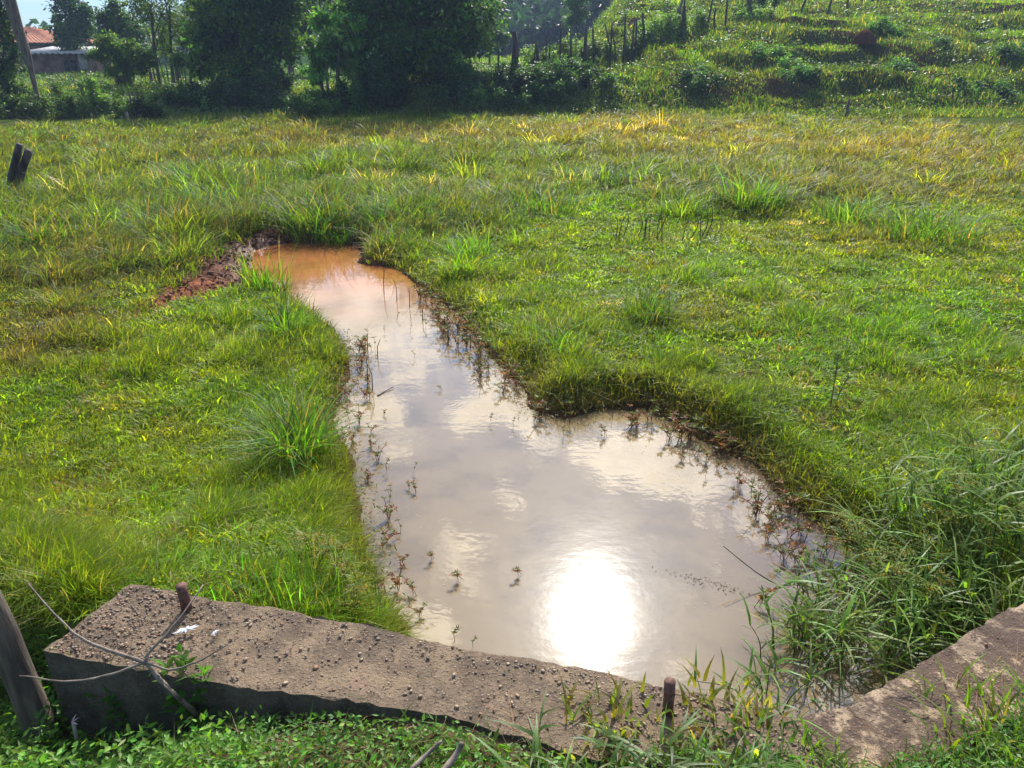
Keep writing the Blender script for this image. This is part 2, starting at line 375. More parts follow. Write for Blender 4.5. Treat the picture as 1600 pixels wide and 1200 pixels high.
# concrete with exposed aggregate
def concrete(name, pale, dark, moss, th_=(.38, .62), sc_=7):
    m, k = mat(name)
    tc = k.add('ShaderNodeTexCoord'); v = tc.outputs['Object']
    n = k.noise(v, sc_, 9, .68); f = k.noise(v, 90, 6, .7)
    c = k.mix(k.sstep(n, *th_), dark, pale)
    c = k.mix(k.m('MULTIPLY', k.sstep(f, .45, .7), .6), c, k.mix(1.0, c, (.4, .4, .4), 'MULTIPLY'))
    vo = k.add('ShaderNodeTexVoronoi'); vo.inputs['Scale'].default_value = 75; k.lk(v, vo.inputs['Vector'])
    vs_ = k.add('ShaderNodeSeparateColor'); k.lk(vo.outputs['Color'], vs_.inputs[0]); vsp = vs_.outputs[0]
    peb = k.sstep(vo.outputs['Distance'], .2, .34); peb = k.m('SUBTRACT', 1.0, peb)
    c = k.mix(k.m('MULTIPLY', peb, .55), c, k.mix(vsp, (.13, .08, .055), (.36, .26, .18)))
    c = k.mix(k.m('MULTIPLY', k.sstep(k.noise(v, 3.1, 5, .6), .52, .66), .6), c, moss)
    p = k.add('ShaderNodeBsdfPrincipled'); k.lk(c, p.inputs['Base Color']); p.inputs['Roughness'].default_value = .9
    b = k.add('ShaderNodeBump'); b.inputs['Strength'].default_value = .9; b.inputs['Distance'].default_value = .008
    k.lk(k.m('ADD', k.m('ADD', f, k.m('MULTIPLY', peb, .5)), k.m('MULTIPLY', n, 1.2)), b.inputs['Height']); k.lk(b.outputs[0], p.inputs['Normal'])
    o = k.add('ShaderNodeOutputMaterial'); k.lk(p.outputs[0], o.inputs[0]); return m
M_CONC = concrete('aged_concrete', (.25, .172, .10), (.125, .084, .05), (.078, .06, .035))
M_CONCS = concrete('shade_toned_concrete_face', (.17, .14, .105), (.09, .075, .055), (.05, .055, .03))  # darker copy for the wall sides, their shade put into the colour
M_CONC2 = concrete('soil_stained_concrete', (.44, .31, .19), (.11, .066, .04), (.07, .042, .028), (.50, .60), 11)
m, k = mat('pebbles'); M_PEB = m
at = k.add('ShaderNodeAttribute', attribute_name='col'); p = k.add('ShaderNodeBsdfPrincipled'); k.lk(at.outputs['Color'], p.inputs['Base Color'])
p.inputs['Roughness'].default_value = .7; o = k.add('ShaderNodeOutputMaterial'); k.lk(p.outputs[0], o.inputs[0])
m, k = mat('damp_mud'); M_CLOD = m
at = k.add('ShaderNodeAttribute', attribute_name='col'); p = k.add('ShaderNodeBsdfPrincipled'); tc = k.add('ShaderNodeTexCoord')
k.lk(k.mix(1.0, at.outputs['Color'], k.ramp(k.noise(tc.outputs['Object'], 40, 5, .65), [(.3, (.6, .6, .6)), (.7, (1.5, 1.45, 1.4))]), 'MULTIPLY'), p.inputs['Base Color'])
p.inputs['Roughness'].default_value = .8; p.inputs['Specular IOR Level'].default_value = .12; o = k.add('ShaderNodeOutputMaterial'); k.lk(p.outputs[0], o.inputs[0])
M_WHITE = solid('white_splash', (.6, .62, .64), (.85, .87, .9), 60, .7, .2)

# ------------------------------------------------------------------ the ground: one sheet, polar around the viewpoint
rs = [.35, .7, .95]
while rs[-1] < 9.5: rs.append(rs[-1] * 1.0045)
while rs[-1] < 46: rs.append(rs[-1] * 1.0085)
while rs[-1] < 420: rs.append(rs[-1] * 1.05)
rs = np.array(rs)
th = np.concatenate([np.linspace(-180, -52, 40)[:-1], np.linspace(-52, 52, 521), np.linspace(52, 180, 40)[1:-1]])
TH, RR = np.meshgrid(np.radians(th), rs); X = RR * np.sin(TH); Y = RR * np.cos(TH)
Z = H(X.ravel(), Y.ravel()).reshape(X.shape)
nr, nt = X.shape
idx = np.arange(nr * nt).reshape(nr, nt); nx = np.roll(idx, -1, 1)
fq = np.stack([idx[:-1], nx[:-1], nx[1:], idx[1:]], -1).reshape(-1, 4)[:, ::-1][:, ::-1]
V = np.stack([X, Y, Z], -1).reshape(-1, 3); V = np.vstack([V, [0, 0, float(Z[0].mean())]])
fc = np.stack([idx[0], nx[0], np.full(nt, nr * nt)], -1)
xf, yf = V[:, 0], V[:, 1]; rf = np.hypot(xf, yf)
C = np.empty((len(V), 3)); C[:] = (.058, .085, .018)
def blend(C, f, c): f = np.asarray(f)[:, None]; return C * (1 - f) + np.array(c) * f
C = blend(C, sst(-.1, .2, fbm(xf, yf, .5, 4)) * .5, (.085, .085, .03))
C = blend(C, sst(26, 60, rf), (.045, .085, .018)); C = blend(C, sst(60, 90, rf) * sst(-.15, .15, fbm(xf, yf, .04, 4)), (.018, .04, .014))
sdp = sdist(pond, xf, yf); sdm = sdist(mud, xf, yf)
C = blend(C, sst(.28, .02, sdp) * .8, (.075, .035, .022))
mf = sst(.10, -.06, sdm + .2 * fbm(xf, yf, 5, 3)); C = blend(C, mf, (.12, .058, .038))
C = blend(C, mf * sst(7.4, 6.6, yf + 2 * fbm(xf + 5, yf, 2.2, 3)), (.24, .095, .05))
red = sst(-4.5, -6, xf) * sst(23.8, 24.8, yf) * sst(30, 26, yf) * sst(.06, .2, fbm(xf, yf, .45, 3)); C = blend(C, red, (.26, .10, .05))
brn = sst(1.5, 4, xf) * sst(25, 26, yf) * sst(70, 60, rf) * sst(.0, .16, fbm(xf + 11, yf, .8, 3)); C = blend(C, sst(1.5, 4, xf) * sst(24, 25, yf) * sst(70, 60, rf) * .7, (.05, .042, .022)); C = blend(C, brn * .8, (.075, .042, .026))
so_ = sst(.02, -.05, yf - ywall(xf)) * (rf < 8); C = blend(C, so_ * .8, (.10, .065, .04))
gr = link_mesh('ground', V, np.concatenate([fq.ravel(), fc.ravel()]), np.concatenate([np.full(len(fq), 4), np.full(len(fc), 3)]), M_GROUND, None, C, True)
a = gr.data.attributes.new('wet', 'FLOAT', 'POINT'); a.data.foreach_set('value', (mf * sst(.5, .0, sdp)).astype(np.float32))
tag(gr, kind='structure')

# water sheet
xs = np.linspace(-3.4, 2.6, 40); ys = np.linspace(1.3, 9.6, 50); XX, YY = np.meshgrid(xs, ys)
keep = None
pts = np.stack([XX, YY, np.full_like(XX, W)], -1).reshape(-1, 3); ii = np.arange(XX.size).reshape(XX.shape)
fq = np.stack([ii[:-1, :-1], ii[:-1, 1:], ii[1:, 1:], ii[1:, :-1]], -1).reshape(-1, 4)
cx = pts[fq].mean(1); fq = fq[sdist(pond, cx[:, 0], cx[:, 1]) < .3]
used, inv = np.unique(fq, return_inverse=True)
wt = link_mesh('water', pts[used], inv.ravel(), np.full(len(fq), 4), M_WATER, None, None, True); tag(wt, kind='structure')

# ------------------------------------------------------------------ concrete walls
def wall(name, poly, topz, botz, material, label, lipn=.012, fine=.03):
    P = []
    for i in range(len(poly)):
        a, b = poly[i], poly[(i + 1) % len(poly)]; n = max(1, int(np.linalg.norm(b - a) / fine))
        for j in range(n): P.append(a + (b - a) * j / n)
    P = np.array(P); n = len(P); cen = P.mean(0)
    nrmv = np.roll(P, -1, 0) - np.roll(P, 1, 0); nrmv = np.stack([nrmv[:, 1], -nrmv[:, 0]], 1); nrmv /= np.linalg.norm(nrmv, axis=1, keepdims=True)
    area = .5 * np.sum(P[:, 0] * np.roll(P[:, 1], -1) - np.roll(P[:, 0], -1) * P[:, 1])
    if area < 0: nrmv = -nrmv
    jag = (rng.random(n) - .5)[:, None] * lipn
    P = P + nrmv * jag
    # top surface: fill with a fine grid clipped to the outline
    import bmesh
    from mathutils import Vector
    bm = bmesh.new()
    top = [bm.verts.new((x, y, topz + random.uniform(-.006, .002))) for x, y in P]
    f = bm.faces.new(top if area > 0 else top[::-1])
    inner = bmesh.ops.inset_region(bm, faces=[f], thickness=.012, depth=0.005)
    bmesh.ops.triangulate(bm, faces=[f])
    bmesh.ops.subdivide_edges(bm, edges=[e for e in bm.edges if e.calc_length() > .05], cuts=3, use_grid_fill=True)
    for v in bm.verts:
        v.co.z += .012 * float(fbm(np.array([v.co.x]), np.array([v.co.y]), 7, 3)[0])
    bot = {}
    be = [e for e in bm.edges if e.is_boundary]
    for lv, zz_, off in ((1, topz - .05, .004), (2, botz, .0)):
        r_ = bmesh.ops.extrude_edge_only(bm, edges=be); 
        vs = [g_ for g_ in r_['geom'] if isinstance(g_, bmesh.types.BMVert)]; be = [g_ for g_ in r_['geom'] if isinstance(g_, bmesh.types.BMEdge) and g_.is_boundary]
        for v in vs: v.co.z = zz_ + (random.uniform(-.008, .008) if lv == 1 else 0)
        be = [e for e in be if all(v in vs for v in e.verts)]
    bmesh.ops.recalc_face_normals(bm, faces=bm.faces); bm.normal_update()
    for f_ in bm.faces: f_.material_index = 1 if abs(f_.normal.z) < .5 else 0  # upright faces get the concrete with shade painted in
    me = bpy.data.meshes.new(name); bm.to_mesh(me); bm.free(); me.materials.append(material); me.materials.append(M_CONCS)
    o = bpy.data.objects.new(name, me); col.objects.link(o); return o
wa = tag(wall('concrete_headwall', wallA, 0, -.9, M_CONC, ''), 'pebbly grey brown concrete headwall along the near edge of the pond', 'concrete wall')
wb = tag(wall('concrete_wing_wall', wallB, 0.0, -.9, M_CONC2, ''), 'pale soil stained concrete wing wall running off to the right of the pond', 'concrete wall')
# loose and half buried pebbles on the headwall
def pebbles(poly, n, bias, parent, z=.0):
    b = MB(); lo, hi = poly.min(0), poly.max(0); made = 0
    u = np.array([(0, 0, 1), (0, 0, -1)] + [(math.cos(q), math.sin(q), 0) for q in np.arange(6) * math.pi / 3], float)
    fa = []
    for j in range(6): fa += [0, 2 + j, 2 + (j + 1) % 6, 1, 2 + (j + 1) % 6, 2 + j]
    while made < n:
        x, y = rng.uniform(lo, hi)
        if sdist(poly, np.array([x]), np.array([y]))[0] > -.008 or rng.random() > bias(x, y): continue
        s = .0012 + .0056 * rng.random() ** (3.0 if x < -.95 else 7) * (1.25 if rng.random() < .12 else 1)
        V_ = u * (s * rng.uniform(.8, 1.5), s * rng.uniform(.6, 1), s * .55) * rng.uniform(.8, 1.2, (8, 1))
        a_ = rng.uniform(0, 6.3); ca, sa = math.cos(a_), math.sin(a_)
        V_ = np.stack([V_[:, 0] * ca - V_[:, 1] * sa + x, V_[:, 0] * sa + V_[:, 1] * ca + y, V_[:, 2] * .6 + z + .001 + .012 * float(fbm(np.array([x]), np.array([y]), 7, 3)[0])], 1)
        c = [(.30, .20, .125), (.20, .13, .085), (.34, .25, .16), (.13, .095, .07), (.25, .13, .07), (.36, .30, .23)][rng.choice(6, p=[.28, .27, .13, .2, .09, .03])]
        b.add(V_, fa, [3] * 12, np.array(c) * rng.uniform(.7, 1.1)); made += 1
    o = b.build('pebbles', M_PEB, parent, smooth=False); o['kind'] = 'stuff'; return o
pebbles(wallA, 5600, lambda x, y: .30 + .8 * (x < -1.0 + .25 * rng.random()) + .5 * (x > .25) + .5 * (y > ywall(np.array(x)) + .06), wa)
pebbles(wallB, 260, lambda x, y: .5, wb)
# white splashes
def splash(px, py, L, Wd, ang):
    c = gp(px, py, .014); b = MB(); n = 26; V_ = [(c[0], c[1], .019)]
    for i in range(n):
        t = 2 * math.pi * i / n; r_ = random.choice([random.uniform(.25, .6), random.uniform(.7, 1.25)]); x, y = L * math.cos(t) * r_, Wd * math.sin(t) * r_
        V_.append((c[0] + x * math.cos(ang) - y * math.sin(ang), c[1] + x * math.sin(ang) + y * math.cos(ang), .013))
    fa = []
    for i in range(n): fa += [0, 1 + i, 1 + (i + 1) % n]
    b.add(V_, fa, [3] * n, (.8, .8, .8)); b.build('white_splash', M_WHITE, wa)
splash(291, 983, .036, .017, .6); splash(336, 988, .013, .007, 1.0)

# broken clods of mud at the far left end of the pond
b = MB(); u = np.array([(0, 0, 1), (0, 0, -1)] + [(math.cos(q), math.sin(q), 0) for q in np.arange(6) * math.pi / 3], float); fa = []
for j in range(6): fa += [0, 2 + j, 2 + (j + 1) % 6, 1, 2 + (j + 1) % 6, 2 + j]
lo, hi = mud.min(0), mud.max(0); q = rng.uniform(lo, hi, (5200, 2)); q = q[(sdist(mud, q[:, 0], q[:, 1]) < .05) & (sdist(pond, q[:, 0], q[:, 1]) > -.02)]; zq = H(q[:, 0], q[:, 1])
for (x, y), z in zip(q, zq):
    sz = .007 + .028 * rng.random() ** 3; V_ = u * (sz * rng.uniform(.7, 1.6), sz * rng.uniform(.6, 1.2), sz * .8) * rng.uniform(.65, 1.3, (8, 1)); a_ = rng.uniform(0, 6.3); ca, sa = math.cos(a_), math.sin(a_)
    V_ = np.stack([V_[:, 0] * ca - V_[:, 1] * sa + x, V_[:, 0] * sa + V_[:, 1] * ca + y, V_[:, 2] * .9 + z - sz * .15], 1)
    c_ = np.array((.125, .062, .04)) if y > 6.6 + .8 * rng.normal() * .5 else np.array((.20, .08, .042)); b.add(V_, fa, [3] * 12, c_ * rng.uniform(.7, 1.25))
tag(b.build('mud_clods', M_CLOD), 'churned red brown clods of mud at the far left end of the pond', 'mud', kind='stuff')

# rusty pipe stub on the wall, second stub by the grass
def stub(px, py, h, r_, label):
    c = gp(px, py, .0); b = MB(); b.tube([c + (0, 0, -.03), c + (.0, 0, h * .5), c + (-.002, 0, h)], [r_, r_, r_ * 1.04], 14, jag=.05)
    o = b.build('steel_stub', M_RUST, None, loc=c, smooth=False); return tag(o, label, 'metal stub')
stub(292, 952, .092, .0165, 'short rusty steel stub standing up from the far edge of the headwall')
stub(1043, 1112, .105, .0145, 'dark metal stub standing in the grass at the middle of the headwall')
# thick weathered post at the left edge
b = MB(); c0 = np.array([-1.415, 1.735, -.5]); pts = []; rr_ = []
for i in range(16):
    t = i / 15; pts.append(c0 + np.array([-.10 * t, -.02 + .01 * math.sin(5 * t), 1.4 * t])); rr_.append(.040 + .008 * t + random.uniform(-.003, .003))
b.tube(pts, rr_, 18, jag=.06); tag(b.build('wooden_post', M_WOOD, None, loc=c0), 'thick weathered grey wooden post beside the left end of the headwall', 'post')

# old split stump post in the meadow
c = ground(14, 306); b = MB()
for (ox, hh, rx) in ((-.055, .70, .052), (.05, .62, .055)):
    n = 7; P = []
    b.tube([c + (ox, 0, -.2), c + (ox + .16, 0, hh * .4), c + (ox + .30, 0.02, hh * .8), c + (ox + .37, .03, hh)], [rx * 1.1, rx, rx * .98, rx * .9], n, jag=.22)
o = b.build('stump_post', M_DARKWOOD, None, loc=c); tag(o, 'dark split stump of a post leaning right in the meadow at the left edge', 'post')

# ------------------------------------------------------------------ dry forked branch over the wall, and small sticks
def bez(p, n=12):
    p = np.array(p, float); out = []
    for i in range(n + 1):
        t = i / n * (len(p) - 1); j = min(int(t), len(p) - 2); f = t - j
        a = p[max(j - 1, 0)]; b_ = p[j]; c_ = p[j + 1]; d = p[min(j + 2, len(p) - 1)]
        out.append(.5 * ((2 * b_) + (-a + c_) * f + (2 * a - 5 * b_ + 4 * c_ - d) * f * f + (-a + 3 * b_ - 3 * c_ + d) * f ** 3))
    return np.array(out)
fk = gp(228, 1035, .06)
br = empty('fallen_branch', gp(340, 1138, -.2), 'thin bare forked branch leaning on the front edge of the headwall', 'branch')
def bpart(P, r0, r1, nm='twig'):
    b = MB(); q = bez(P, 14) - np.array(br.location); q = q + rng.normal(0, .0012, q.shape); b.tube(q, np.linspace(r0, r1, len(q)), 7); return b.build(nm, M_TWIG, br, smooth=True)
bpart([gp(340, 1140, -.27), gp(305, 1112, -.12), gp(262, 1075, -.01), fk], .0085, .0065, 'main_stem')
bpart([fk, gp(160, 1012, .09), gp(110, 985, .13), gp(45, 912, .2)], .006, .002)
bpart([fk, gp(232, 1020, .08), gp(262, 990, .11), gp(318, 915, .16)], .0055, .002)
bpart([fk, gp(180, 1052, .05), gp(110, 1064, .05), gp(30, 1056, .08)], .005, .0015)
bpart([fk, gp(270, 1046, .07), gp(320, 1028, .09), gp(358, 1005, .12)], .004, .0015)
bpart([gp(248, 1055, .03), gp(262, 1075, .0), gp(282, 1098, -.05)], .003, .0012)
def stick(pts, r0, r1, label, m_=M_TWIG):
    b = MB(); b.tube(bez(pts, 8), np.linspace(r0, r1, 9), 7, jag=.1); c = np.array(pts[0]); o = b.build('stick', m_, None, loc=c, smooth=True); return tag(o, label, 'stick')
stick([gp(640, 1205, .03), gp(668, 1178, .035), gp(690, 1158, .06)], .007, .004, 'grey dead stick standing in the near grass, left of a second dead stick')
stick([gp(690, 1210, .03), gp(712, 1180, .045), gp(722, 1160, .07)], .009, .006, 'thicker dead stick standing in the near grass, right of the first dead stick')
stick([gp(1228, 922, W - .01), gp(1180, 893, W + .06), gp(1130, 853, W + .16)], .003, .0016, 'thin brown stick slanting up out of the water near the right bank', M_DARKWOOD)
stick([gp(590, 618, W + .004), gp(600, 612, W + .006), gp(615, 604, W + .01)], .005, .003, 'short pale stick floating on the water near the left bank')
# broken pale stem
c = gp(128, 1180, -.3); b = MB(); b.tube([c, c + (0, 0, .07), c + (.002, .003, .13)], [.006, .006, .005], 7, c=(.4, .35, .3))
b.leaves(np.tile(c + (0, 0, .13), (4, 1)), rng.normal(0, 1, (4, 3)) * (1, .6, .4) + (.3, 0, .3), .026, .006, (.5, .42, .33)); tag(b.build('broken_stem', M_PEB, None, loc=c), 'snapped pale plant stem with splintered top in front of the headwall', 'plant stem')

# ------------------------------------------------------------------ grass and ground cover as masses
def zone_mask(px, py, lst):
    v = np.zeros(px.shape)
    for (cx, cy, rx, ry, am) in lst: v = v + am * np.exp(-(((px - cx) / rx) ** 2 + ((py - cy) / ry) ** 2))
    return v
ISLE = [gp(602, 400, W)[:2], gp(389, 432, W)[:2]]
def field(x, y):
    """height, colour and keep-probability of the turf at ground points"""
    z = H(x, y); px, py = project(x, y, z); n = len(x)
    f1 = fbm(x, y, .6, 4); f2 = fbm(x + 31, y, 1.6, 4); f3 = fbm(x, y + 50, .3, 3); f4 = fbm(x + 7, y + 3, 3.5, 3)
    lim = np.where(px < 680, 455 - 60 * sst(350, 680, px) , 395 - 60 * sst(680, 900, px)) + 70 * f1
    T = sst(12, -30, py - lim)
    T = np.clip(T * (.8 + .9 * f2 + .5 * f3), 0, 1)
    hillm = sst(23.6, 24.6, y)
    h = .038 + .035 * np.clip(f2 + .3, 0, 1) + .05 * sst(.02, .25, f4) * sst(.0, .2, f2 + .1) + T * (.09 + .11 * np.clip(f1 + .4, 0, 1) - .055 * sst(15, 22, y))
    h = h * (1 - .35 * hillm) * (.62 + .85 * sst(-.18, .18, f4))
    sdp = sdist(pond, x, y)
    h = h + .06 * sst(.5, .1, sdp) * rng.random(n)
    # colours
    C = np.empty((n, 3)); C[:] = (.155, .24, .008)
    C = blend(C, sst(-.16, .16, f2) * .85, (.215, .265, .012))
    C = blend(C, sst(.0, .22, f4) * .45, (.08, .165, .018))
    C = blend(C, sst(.08, .28, f1) * .35, (.22, .17, .03))
    C = blend(C, T * .85, (.105, .148, .026))
    C = blend(C, T * sst(.02, .2, fbm(x + 61, y, 1.0, 3)) * .55, (.055, .105, .028))
    yel = np.clip(zone_mask(px, py, [(1150, 225, 330, 30, 1.0), (1500, 265, 200, 55, .9), (1330, 380, 260, 30, .45), (950, 210, 150, 20, .7)]), 0, 1) * (y < 24.3)
    C = blend(C, np.clip(yel * (.75 + 1.2 * f2), 0, 1), (.25, .20, .035))
    brw = np.clip(zone_mask(px, py, [(60, 480, 150, 55, .9), (180, 430, 150, 40, .5), (600, 215, 260, 16, .8), (330, 235, 220, 28, .45), (1380, 300, 150, 22, .6), (30, 560, 60, 40, .6)]), 0, 1)
    C = blend(C, np.clip(brw * (.95 + 1.5 * f2), 0, 1) * .9, (.15, .12, .045))
    lush = np.clip(zone_mask(px, py, [(1400, 520, 260, 60, .9), (1120, 430, 120, 30, .7), (1500, 470, 150, 50, .5), (560, 285, 110, 25, .6), (980, 330, 120, 16, .6), (330, 480, 120, 40, .4), (720, 410, 60, 25, .5)]), 0, 1)
    C = blend(C, lush * .8, (.13, .27, .012))
    C = blend(C, sst(.25, .02, sdp) * sst(-.2, .3, x) * .75, (.14, .10, .035))
    C = blend(C, sst(.22, .02, sdp) * sst(0, -.3, x) * .45, (.13, .13, .03))
    C = blend(C, hillm * .8, (.085, .145, .018)); C = blend(C, hillm * sst(.04, .22, fbm(x + 77, y, 1.4, 3)) * .5, (.035, .07, .018)); C = blend(C, hillm * sst(.0, .2, fbm(x, y + 9, .7, 3)) * .65, (.15, .28, .02))
    C = C * np.exp(rng.normal(0, .28, (n, 1))) * (1 + rng.normal(0, .1, (n, 3)))
    dead = rng.random(n) < .05 + .10 * brw + .06 * T; C[dead] = np.array((.34, .27, .14)) * np.exp(rng.normal(0, .3, (dead.sum(), 1)))
    keep = sdp > .015
    keep &= ~((sdist(mud, x, y) + .25 * fbm(x, y, 5, 3)) < rng.normal(-.03, .09, n))
    keep &= sdist(wallA, x, y) > .004; keep &= sdist(wallB, x, y) > -.01
    red = sst(-4.5, -6, x) * sst(23.8, 24.8, y) * sst(30, 26, y) * sst(.06, .2, fbm(x, y, .45, 3)); keep &= rng.random(n) > red * .85
    brn = sst(1.5, 4, x) * sst(25, 26, y) * sst(.0, .16, fbm(x + 11, y, .8, 3)); keep &= rng.random(n) > brn * .35
    return z, px, py, T, h, np.clip(C, .004, .5), keep
def polar(n, r0, r1, th0=-50, th1=50):
    r = r0 * (r1 / r0) ** rng.random(n); t = np.radians(rng.uniform(th0, th1, n)); return r * np.sin(t), r * np.cos(t), r
g = MB()
x, y, r = polar(1150000, 1.9, 24.6)
ok = (y > ywall(x) + .05) ; x, y, r = x[ok], y[ok], r[ok]
z, px, py, T, h, C, keep = field(x, y)
ok = keep; x, y, r, z, T, h, C, px, py = [q[ok] for q in (x, y, r, z, T, h, C, px, py)]
n = len(x)
az = rng.uniform(0, 6.283, n) + 0; windy = rng.random(n) < .45; az = np.where(windy, rng.normal(.3, .8, n), az)
lean = np.abs(rng.normal(.55, .45, n)) + .2
wd = np.maximum(.0038, .00095 * r) * rng.uniform(.7, 1.5, n) * (1 + .35 * T)
hh = h * rng.uniform(.45, 1.25, n) * np.where(rng.random(n) < .04, 1.5, 1)
g.blades(np.stack([x, y, z - .005], 1), hh, wd, az, lean, C, seg=2)
# meadow grass grows in clumps
nc_ = 3600; xc, yc, rc = polar(nc_, 5.5, 24.4); zc, pxc, pyc, Tc, hc, Cc, kc = field(xc, yc); ok = kc & (rng.random(nc_) < .08 + Tc); xc, yc, rc, Tc, hc, Cc = [q[ok] for q in (xc, yc, rc, Tc, hc, Cc)]
nb_ = 42; n = len(xc); ii = np.repeat(np.arange(n), nb_); a = rng.uniform(0, 6.283, n * nb_); sz = np.exp(rng.normal(0, .35, n)); rr = (.05 + .14 * sz[ii] * (.3 + Tc[ii])) * np.sqrt(rng.random(n * nb_))
X_, Y_ = xc[ii] + np.cos(a) * rr, yc[ii] + np.sin(a) * rr; okk = (sdist(pond, X_, Y_) > .03)
cc_ = Cc * np.exp(rng.normal(0, .35, (n, 1))); cc_ = blend(cc_, (rng.random(n) < .45) * .7, (.075, .16, .03))
Hc = (hc * (.8 + .55 * sz))[ii] * rng.uniform(.6, 1.25, n * nb_) + .05
g.blades(np.stack([X_, Y_, H(X_, Y_)], 1)[okk], Hc[okk], (np.maximum(.005, .00085 * rc)[ii] * rng.uniform(.7, 1.5, n * nb_))[okk], (a + rng.normal(0, .7, n * nb_))[okk], rng.uniform(.3, 1.5, n * nb_)[okk], (cc_[ii] * np.exp(rng.normal(0, .2, (n * nb_, 1))))[okk], seg=3)
# short lawn grows in splayed rosettes of broader blades
nc_ = 9000; xc, yc, rc = polar(nc_, 1.9, 12); zc, pxc, pyc, Tc, hc, Cc, kc = field(xc, yc); ok = kc & (yc > ywall(xc) + .08); xc, yc, rc, Tc, hc, Cc = [q[ok] for q in (xc, yc, rc, Tc, hc, Cc)]
nb_ = 24; n = len(xc); ii = np.repeat(np.arange(n), nb_); a = rng.uniform(0, 6.283, n * nb_); sz = np.exp(rng.normal(0, .4, n)); rr = (.02 + .012 * rc[ii]) * sz[ii] * np.sqrt(rng.random(n * nb_))
X_, Y_ = xc[ii] + np.cos(a) * rr, yc[ii] + np.sin(a) * rr; okk = (sdist(pond, X_, Y_) > .03) & (sdist(wallA, X_, Y_) > .01)
cc_ = Cc * np.exp(rng.normal(0, .2, (n, 1))); cc_ = blend(cc_, (rng.random(n) < .15) * .5, (.06, .15, .02)); cc_ = blend(cc_, (rng.random(n) < .12) * .6, (.22, .25, .03)); cc_ = blend(cc_, (rng.random(n) < .05) * .8, (.22, .12, .04))
Hc = (.035 + .022 * sz[ii]) * rng.uniform(.6, 1.3, n * nb_)
g.blades(np.stack([X_, Y_, H(X_, Y_)], 1)[okk], Hc[okk], (np.maximum(.0055, .0014 * rc)[ii] * rng.uniform(.7, 1.5, n * nb_))[okk], (a + rng.normal(0, .5, n * nb_))[okk], rng.uniform(.4, 1.6, n * nb_)[okk], (cc_[ii] * np.exp(rng.normal(0, .2, (n * nb_, 1))))[okk], seg=3)
# broader leaves of longer grass in the meadow, arching over
x, y, r = polar(90000, 2.2, 24.6); z, px, py, T, h, C, keep = field(x, y)
f = fbm(x + 3, y + 8, 1.0, 3); ok = keep & (y > ywall(x) + .1) & (rng.random(len(x)) < (.008 + T * .9 + .10 * sst(.1, .25, f))); x, y, r, z, T, h, C, f = [q[ok] for q in (x, y, r, z, T, h, C, f)]
n = len(x); C = blend(C, rng.random(n) * .6, (.075, .17, .03))
g.blades(np.stack([x, y, z], 1), h * rng.uniform(.9, 1.7, n) + .05, np.maximum(.006, .0011 * r) * rng.uniform(.8, 1.5, n), rng.normal(.2, 1.1, n), rng.uniform(.5, 1.5, n), C, seg=3)
tag(g.build('grass', M_GRASS), 'green and yellow meadow grass around the pond', 'grass', kind='stuff')
# brown seed stalks over the far meadow
g = MB(); x, y, r = polar(60000, 6, 24.4); z, px, py, T, h, C, keep = field(x, y)
pr = T * (.45 + 1.6 * fbm(x, y + 20, .35, 3)); ok = keep & (rng.random(len(x)) < pr); x, y, r, z, h = [q[ok] for q in (x, y, r, z, h)]; n = len(x)
hh = h * rng.uniform(1.1, 1.7, n) + .03; az = rng.normal(.2, .9, n)
cst = vary((.20, .135, .065), n, .3); g.blades(np.stack([x, y, z], 1), hh, .0004 * r, az, rng.uniform(.1, .45, n), cst, seg=2)
tag(g.build('seed_stalks', M_GRASS), 'brown seed stalks standing above the far meadow grass', 'grass', kind='stuff')
# hillside turf
g = MB(); n0 = 330000; r = 24 * (55 / 24) ** rng.random(n0); t = np.radians(rng.uniform(-36, 44, n0)); x, y = r * np.sin(t), r * np.cos(t)
z, px, py, T, h, C, keep = field(x, y); ok = keep & (y > 23.8) & (rng.random(n0) < np.where(x > -2, 1, .5)); x, y, r, z, h, C = [q[ok] for q in (x, y, r, z, h, C)]; n = len(x)
f = fbm(x, y, 1.1, 3)
g.blades(np.stack([x, y, z], 1), (.09 + .20 * sst(-.1, .25, f)) * rng.uniform(.5, 1.3, n), .00095 * r * rng.uniform(.7, 1.5, n), rng.uniform(0, 6.3, n), rng.uniform(.1, 1.1, n), C, seg=2)
tag(g.build('hill_grass', M_GRASS), 'green turf on the terraced hillside and banks', 'grass', kind='stuff')
# broad leaved weeds on the hill
g = MB(); n0 = 150000; r = 24 * (50 / 24) ** rng.random(n0); t = np.radians(rng.uniform(-34, 42, n0)); x, y = r * np.sin(t), r * np.cos(t)
z, px, py, T, h, C, keep = field(x, y); ok = keep & (y > 23.9) & (rng.random(n0) < (.25 + 2.4 * fbm(x + 13, y, .7, 3) + .5 * (x < 2))); x, y, r, z, C = [q[ok] for q in (x, y, r, z, C)]; n = len(x)
P = np.stack([x, y, z + rng.random(n) ** 1.5 * .26], 1); d = rng.normal(0, 1, (n, 3)); d[:, 2] = np.abs(d[:, 2]) * .5
g.leaves(P, d, .0034 * r * rng.uniform(.6, 1.3, n), .0019 * r, blend(C, np.full(n, .5), (.05, .12, .025)))
tag(g.build('hill_weeds', M_WEED), 'low leafy weeds spread over the hillside and banks', 'undergrowth', kind='stuff')
g = MB(); n0 = 60000; r = 42 * (86 / 42) ** rng.random(n0); t = np.radians(rng.uniform(-5, 16, n0)); x, y = r * np.sin(t), r * np.cos(t); z = H(x, y); n = n0
P = np.stack([x, y, z], 1); cc = vary((.10, .17, .022), n, .3) * np.exp(2.2 * fbm(x, y, .35, 3))[:, None]
